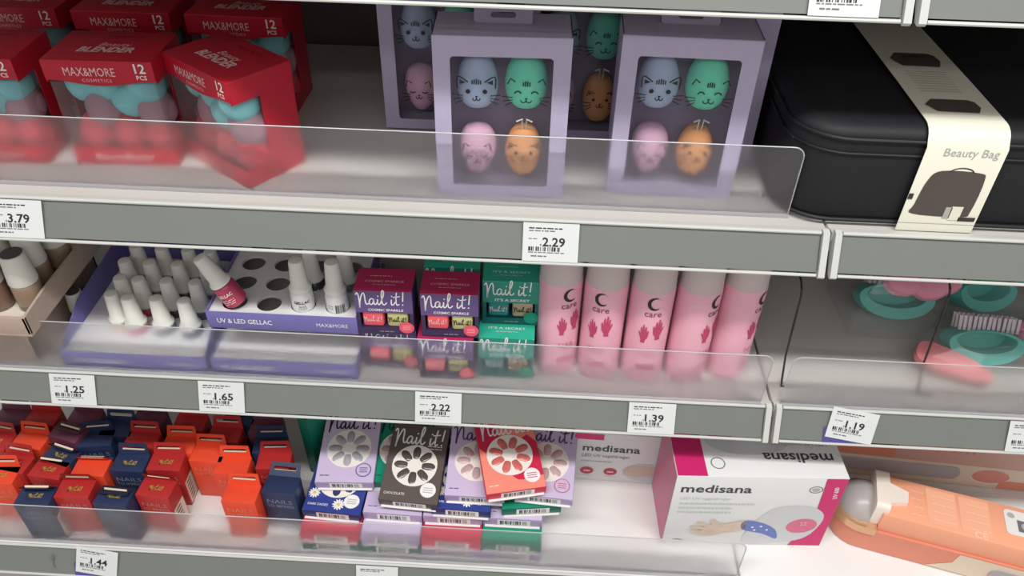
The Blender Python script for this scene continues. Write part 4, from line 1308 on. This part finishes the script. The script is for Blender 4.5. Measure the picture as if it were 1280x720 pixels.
nail_box(0, 0, z3 + T_ + 0.002, 'lavp', 'lavender false nail box with dark script beside the chocolate one', 0, 8, True, -0.068, -0.018)
nail_box(0, 0, z3 + T_ + 0.004, 'lavp', 'lavender false nail box at the right end of the pile, rose badge', -4, 7, True, 0.030, -0.014)
nail_box(0, 0, z3 + 2 * T_ + 0.010, 'coral', 'peach and crimson false nail box lying askew on top', 13, 8, True, -0.008, -0.022)
# dark green box standing on edge behind the navy tab box
sg = nail_box(0, 0, ZC, 'green', 'dark green false nail box standing on edge behind the daisy box', 0, 0, False, -0.326, 0.115)
sg.rotation_euler = (math.radians(88), 0, math.radians(72))

# ------------------------------------------------------------------ nail dryer boxes
MW = mat('dryer_white_carton', (226, 226, 226), 0.4, noise=0.02); MP = mat('dryer_magenta', (206, 40, 110), 0.4, noise=0.04); MPS = mat('dryer_pink_side', (214, 120, 150), 0.4, noise=0.05); DEVGREY = mat('device_grey_print', (204, 206, 208), 0.45, noise=0.04); SKIN = mat('hand_photo_print', (212, 190, 174), 0.5, noise=0.12, scale=120); SLEEVEB = mat('blue_sleeve_print', (104, 122, 190), 0.45, noise=0.08); DEVP = mat('device_pink_print', (214, 110, 140), 0.45, noise=0.08)  # carton inks, with the plain grey of the pictured dryer shell
GRNTXT = mat('grey_green_ink', (198, 206, 200), 0.5, noise=0)


def dryer_box(loc, rotz, W, D, H, label):
    t = thing('nail_dryer_box', label, 'box', loc, rotz, 'nail dryer boxes')
    h = W / 2
    p = PB(); p.box(-h, h, 0, D, 0, H, MW, 0.0008); p.build('carton', t)
    fr = Frame((0, 0, 0), (1, 0, 0), (0, 0, 1)); ft = Frame((0, 0, H), (-1, 0, 0), (0, -1, 0)); fl = Frame((-h, 0, 0), (0, -1, 0), (0, 0, 1))
    k = W / 0.235
    q = PB(); q.rect(fl, -D + 0.001, -0.001, 0.001, H - 0.001, MPS); q.build('pink_side', t)
    q = PB()
    # front right band, swung like a ribbon
    q.poly(fr, [(h * .74, H - .0008), (h - .0008, H - .0008), (h - .0008, 0.0012), (h - .048 * k, 0.0012), (h - .044 * k, 0.012 * k), (h - .020 * k, 0.030 * k), (h - 0.026 * k, 0.070 * k)], MP, 0.0005)
    q.build('magenta_band', t); q = PB()
    q.rect(Frame((0, 0, H), (1, 0, 0), (0, 1, 0)), -h + .0008, -h + 0.042 * k, 0.0008, D - .0008, MP, 0.0004)
    q.build('magenta_corner', t)
    q = PB()
    out = smooth_line([(0.005 * k, 0.046 * k), (0.030 * k, 0.090 * k), (0.075 * k, 0.097 * k), (0.102 * k, 0.080 * k), (0.103 * k, 0.050 * k), (0.085 * k, 0.018 * k), (0.040 * k, 0.006 * k), (0.000 * k, 0.006 * k)], 5, True)
    q.poly(fr, out, DEVGREY, 0.0006)
    q.ellipse(fr, 0.078 * k, 0.050 * k, 0.022 * k, 0.017 * k, DEVP, 0.0009, 24, rot=0.25)
    q.text(fr, '22', 0.011 * k, 0.080 * k, 0.052 * k, PALE_INK, 'c', 0.0012, rot=0.2)
    q.build('dryer_picture', t)
    q = PB()
    q.poly(fr, smooth_line([(-0.080 * k, 0.030 * k), (-0.078 * k, 0.036 * k), (-0.062 * k, 0.037 * k), (-0.081 * k, 0.041 * k), (-0.079 * k, 0.047 * k), (-0.060 * k, 0.044 * k), (-0.074 * k, 0.052 * k), (-0.070 * k, 0.057 * k), (-0.052 * k, 0.050 * k), (-0.056 * k, 0.060 * k), (-0.050 * k, 0.063 * k), (-0.036 * k, 0.052 * k), (-0.006 * k, 0.060 * k), (-0.004 * k, 0.038 * k), (-0.028 * k, 0.032 * k), (-0.046 * k, 0.024 * k), (-0.064 * k, 0.024 * k)], 4, True), SKIN, 0.0010)
    q.poly(fr, smooth_line([(-0.006 * k, 0.040 * k), (-0.006 * k, 0.060 * k), (0.020 * k, 0.056 * k), (0.042 * k, 0.040 * k), (0.048 * k, 0.018 * k), (0.025 * k, 0.030 * k)], 4, True), SLEEVEB, 0.0010)
    for a, b in ((0.008, 0.046), (0.020, 0.048), (0.030, 0.040), (0.012, 0.039)): q.ellipse(fr, a * k, b * k, 0.002 * k, 0.002 * k, WHITE_INK, 0.0013, 8)
    q.build('hand_picture', t)
    q = PB()
    q.text(fr, 'medisana', 0.0235 * k, -0.108 * k, 0.125 * k, mat('charcoal_ink', (70, 72, 78), 0.5, noise=0), 'l', bold=0.018, width=0.098 * k)
    q.text(fr, 'LED UV nageldroger', 0.0085 * k, -0.106 * k, 0.108 * k, GRNTXT, 'l')
    for i in range(3): microprint(q, fr, -0.106 * k, -0.030 * k + 0.03 * k * (i == 0), (0.097 - 0.010 * i) * k, 0.004 * k, GRNTXT, 20 + i)
    q.build('front_lettering', t)
    q = PB(); ring_o = arc(0.078 * k, 0.134 * k, 0.0095 * k, 0.0075 * k, 0, 360, 25)[:-1]; ring_i = arc(0.078 * k, 0.134 * k, 0.0082 * k, 0.0062 * k, 0, 360, 25)[:-1]
    q.hoop(fr, ring_o, ring_i, INKG); q.ellipse(fr, 0.078 * k, 0.134 * k, 0.0055 * k, 0.004 * k, INKL, 0.0005, 16)
    q.hoop(fr, arc(-0.096 * k, 0.005 * k, 0.012 * k, 0.008 * k, 0, 180, 13), arc(-0.096 * k, 0.005 * k, 0.010 * k, 0.0062 * k, 0, 180, 13), INKG)
    q.text(fr, 'UV 600', 0.0085 * k, h - 0.008 * k, 0.128 * k, WHITE_INK, 'c', 0.0009, bold=0.02, rot=PI / 2 + 0.12)
    q.build('emblems', t)
    q = PB()
    q.text(ft, 'medisana', 0.0235 * k, -0.105 * k, -D * .40, mat('charcoal_ink', (70, 72, 78)), 'l', bold=0.018, width=0.098 * k)
    q.text(ft, 'LED UV nageldroger', 0.0095 * k, -0.102 * k, -D * .58, INKL, 'l')
    fb = Frame((0, 0, H), (1, 0, 0), (0, 1, 0))
    q.hoop(fb, arc(-0.058 * k, D * .22, 0.010 * k, 0.010 * k, 0, 360, 25)[:-1], arc(-0.058 * k, D * .22, 0.0086 * k, 0.0086 * k, 0, 360, 25)[:-1], INKG)
    q.build('top_lettering', t)
    q = PB(); q.ellipse(fb, -0.01 * k, D * .62, 0.060 * k, D * .26, DEVGREY, 0.0004, 30); q.ellipse(fb, -0.045 * k, D * .74, 0.022 * k, D * .10, DEVP, 0.0008, 20); q.build('top_picture', t)
    return t


dryer_box((0.328, -0.018, ZC), 0.045, 0.236, 0.105, 0.160, 'large white and magenta nail dryer box in front on the bottom shelf')
d2 = thing('nail_dryer_box', 'white nail dryer box standing back with red round icons on its front', 'box', (0.158, 0.085, ZC), -0.02, 'nail dryer boxes')
W_, H_, D_ = 0.165, 0.112, 0.20
PB().box(-W_ / 2, W_ / 2, 0, D_, 0, H_, MW, 0.0008).build('carton', d2)
fr = Frame((0, 0, 0), (1, 0, 0), (0, 0, 1))
q = PB(); q.text(fr, 'medisana', 0.021, -0.068, 0.072, mat('charcoal_ink', (70, 72, 78)), 'l', bold=0.018, width=0.088); q.text(fr, 'LED UV nageldroger', 0.0095, -0.068, 0.058, INKG, 'l', width=0.074); microprint(q, fr, -0.068, -0.02, 0.046, 0.002, INKL, 4); q.build('front_lettering', d2)
q = PB()
for i, x in enumerate((-0.058, -0.021)):
    q.ellipse(fr, x, 0.024, 0.0105, 0.0085, mat('icon_red', (190, 66, 84), 0.45, noise=0.03), 0.0005, 20); q.rect(fr, x - .005, x + .005, 0.022, 0.0255, PALE_INK, 0.0008)
    microprint(q, fr, x - 0.010, x + 0.010, 0.011, 0.0018, PALE_INK, 7 + i)
q.build('round_icons', d2)
q = PB(); q.ellipse(fr, 0.034, 0.026, 0.036, 0.021, DEVGREY, 0.0004, 26); q.poly(fr, smooth_line([(0.0, 0.022), (0.004, 0.036), (0.024, 0.042), (0.050, 0.038), (0.050, 0.024), (0.02, 0.016)], 4, True), SKIN, 0.0007); q.rect(fr, 0.050, 0.062, 0.030, 0.042, SLEEVEB, 0.0008); q.build('dryer_picture', d2)
q = PB(); q.rect(fr, -W_ / 2 + .001, -W_ / 2 + 0.045, 0.098, H_ - .001, MP, 0.0005); q.build('magenta_corner', d2)

# ------------------------------------------------------------------ peach device packages
PEACH = mat('sleeve_orange_peach', (244, 170, 136), 0.4, noise=0.04, scale=20); PEACHD = mat('panel_salmon', (222, 140, 116), 0.4, noise=0.06, scale=30); BEIGE = mat('panel_beige', (226, 208, 186), 0.45, noise=0.04); ROSEB = mat('panel_dusty_rose', (206, 162, 150), 0.45, noise=0.05, scale=10)
DARKP = mat('panel_dark_photo', (84, 44, 46), 0.45, noise=0.25, scale=40); GREYW = mat('device_grey_shell', (176, 168, 168), 0.3, 0.5, noise=0.03); RGOLD = mat('rose_gold_trim', (224, 178, 140), 0.22, 0.6, 0.7, noise=0.03); CREAMP = mat('cream_white_plastic', (238, 226, 216), 0.35, 0.45, noise=0.02); PEACHL = mat('sleeve_pale_print', (252, 206, 182), 0.4, noise=0.02); ROSEO = mat('rose_oval_print', (222, 142, 132), 0.4, noise=0.04)

e = thing('device_package', 'dusty rose light-therapy package reading LIGHT, standing behind the peach one', 'package', (0.640, 0.118, ZC), math.radians(-4), None)
e['label'] = 'dusty rose package reading LIGHT standing behind the peach sleeve package'
PWd, PDp, PHt = 0.34, 0.06, 0.118
PB().box(-PWd / 2, PWd / 2, 0, PDp, 0, PHt, ROSEB, 0.001).build('carton', e)
fr = Frame((0, 0, 0), (1, 0, 0), (0, 0, 1))
q = PB(); q.rect(fr, -PWd / 2 + .001, PWd / 2 - .001, 0.001, 0.048, BEIGE, 0.0002); q.build('beige_band', e)
q = PB(); q.rect(fr, -PWd / 2 + .001, -0.058, 0.072, PHt - .001, DARKP); q.build('dark_photo_print', e)
q = PB(); q.rect(fr, -PWd / 2 + .001, -0.058, 0.050, 0.072, PEACHD); q.build('salmon_stripe', e)
q = PB(); q.rect(fr, 0.115, PWd / 2 - .001, 0.001, 0.020, PEACHD); q.build('salmon_corner', e)
q = PB(); q.text(fr, 'LIGHT', 0.026, 0.0, 0.074, PEACHD, 'l', bold=0.015, width=0.062); q.build('lettering', e)
q = PB(); q.prism(rounded(-0.158, 0.050, 0.014, 0.042, 0.0135, 6), -0.0025, 0.0005, GREYW, 'y'); fix_normals(q.build('grey_wand', e))
q = PB(); q.ellipse(fr, 0.098, 0.026, 0.030, 0.016, WHITE_INK, 0.0004, 28); q.ellipse(fr, 0.098, 0.027, 0.0285, 0.015, ROSEO, 0.0007, 28); q.build('rose_oval', e)

f = thing('device_package', 'peach sleeved package with a grey ball end and white clip', 'package', (0.470, -0.004, ZC + 0.0019), math.radians(-15.0))


def nose(x0, L_, y0, y1, n=12):
    r = (y1 - y0) / 2; pts = [(x0 + r - r * math.sin(PI * i / n), (y0 + y1) / 2 + r * math.cos(PI * i / n)) for i in range(n + 1)]
    return pts + [(L_, y0), (L_, y1)]


fix_normals(PB().prism(nose(-0.012, 0.285, 0.0, 0.084), 0.0, 0.044, PEACHD, 'z').build('lower_tray', f, 40))
q = PB(); q.poly(Frame((0, -0.0001, 0), (1, 0, 0), (0, 0, 1)), [(0.125, 0.001), (0.284, 0.001), (0.284, 0.043), (0.160, 0.043), (0.156, 0.022)], BEIGE, 0.0004); q.build('beige_panel', f)
fix_normals(PB().prism(nose(-0.016, 0.045, -0.003, 0.087), 0.038, 0.052, RGOLD, 'z').build('gold_rim', f, 40))
q = PB(); q.prism(rounded(0.205, 0.275, 0.006, 0.034, 0.0135, 6), -0.003, 0.0, GREYW, 'y'); fix_normals(q.build('grey_window', f))
T = Matrix.Translation((0.026, 0.042, 0.050))
prof = [(0.036 * math.cos(a), 0.032 * math.sin(a)) for a in [PI / 2 * i / 8 for i in range(9)]]
PB().lathe(prof, GREYW, 26, T).build('grey_ball_end', f, 60)
sleeve2 = PB(); sleeve2.box(0.046, 0.290, 0.004, 0.078, 0.0445, 0.0815, PEACH, 0.0015); so = sleeve2.build('peach_sleeve', f)
br = PB(); br.prism(rounded(0.008, 0.078, 0.046, 0.094, 0.008, 4), 0.034, 0.053, CREAMP, 'x'); fix_normals(br.build('white_clip', f, 40))
br = PB(); br.prism([(0.053, 0.022), (0.078, 0.030), (0.080, 0.050), (0.053, 0.060)], 0.0815, 0.0885, CREAMP, 'z'); fix_normals(br.build('clip_tongue', f))
ft = Frame((0, 0, 0.0815), (1, 0, 0), (0, 1, 0))
q = PB()
for x in (0.110, 0.154): q.rect(ft, x - .004, x + .036, 0.010, 0.072, mat('sleeve_soft_block', (247, 180, 148), 0.4, noise=0.02), 0.0003)
q.build('sleeve_blocks', so)
q = PB()
for c_, x in enumerate((0.084, 0.114, 0.159)):
    for r_ in range(4): microprint(q, ft, x, x + (0.018 if c_ == 0 else 0.030), 0.018 + r_ * 0.014, 0.0012, PEACHL, c_ * 9 + r_)
q.build('sleeve_small_print', so)
q = PB(); q.text(ft, 'CE', 0.015, 0.166, 0.0055, PEACHL, 'l', bold=0.02); q.build('sleeve_lettering', so)
q = PB(); q.poly(ft, rounded(0.210, 0.288, 0.026, 0.070, 0.006, 4), BOXW, 0.0006); q.rect(ft, 0.226, 0.286, 0.034, 0.054, INKG, 0.0009)
for i in range(3): q.ellipse(ft, 0.238 + i * .021, 0.044, 0.008, 0.007, INKL, 0.0012, 12)
q.ellipse(ft, 0.219, 0.060, 0.005, 0.005, INKL, 0.0009, 12); q.build('white_label', so)

# small white receipt-like card lying on the upper shelf
c = PB().box(-0.014, 0.014, -0.006, 0.006, 0, 0.0006, mat('scrap_card', (196, 190, 180), 0.6, noise=0.15, scale=300)).build('shelf_label_scrap')
c.location = (-0.227, 0.049, ZA + 0.0002); tag(c, 'small faded label stuck on the upper shelf beside the askew red box', 'label')
bpy.context.view_layer.update()
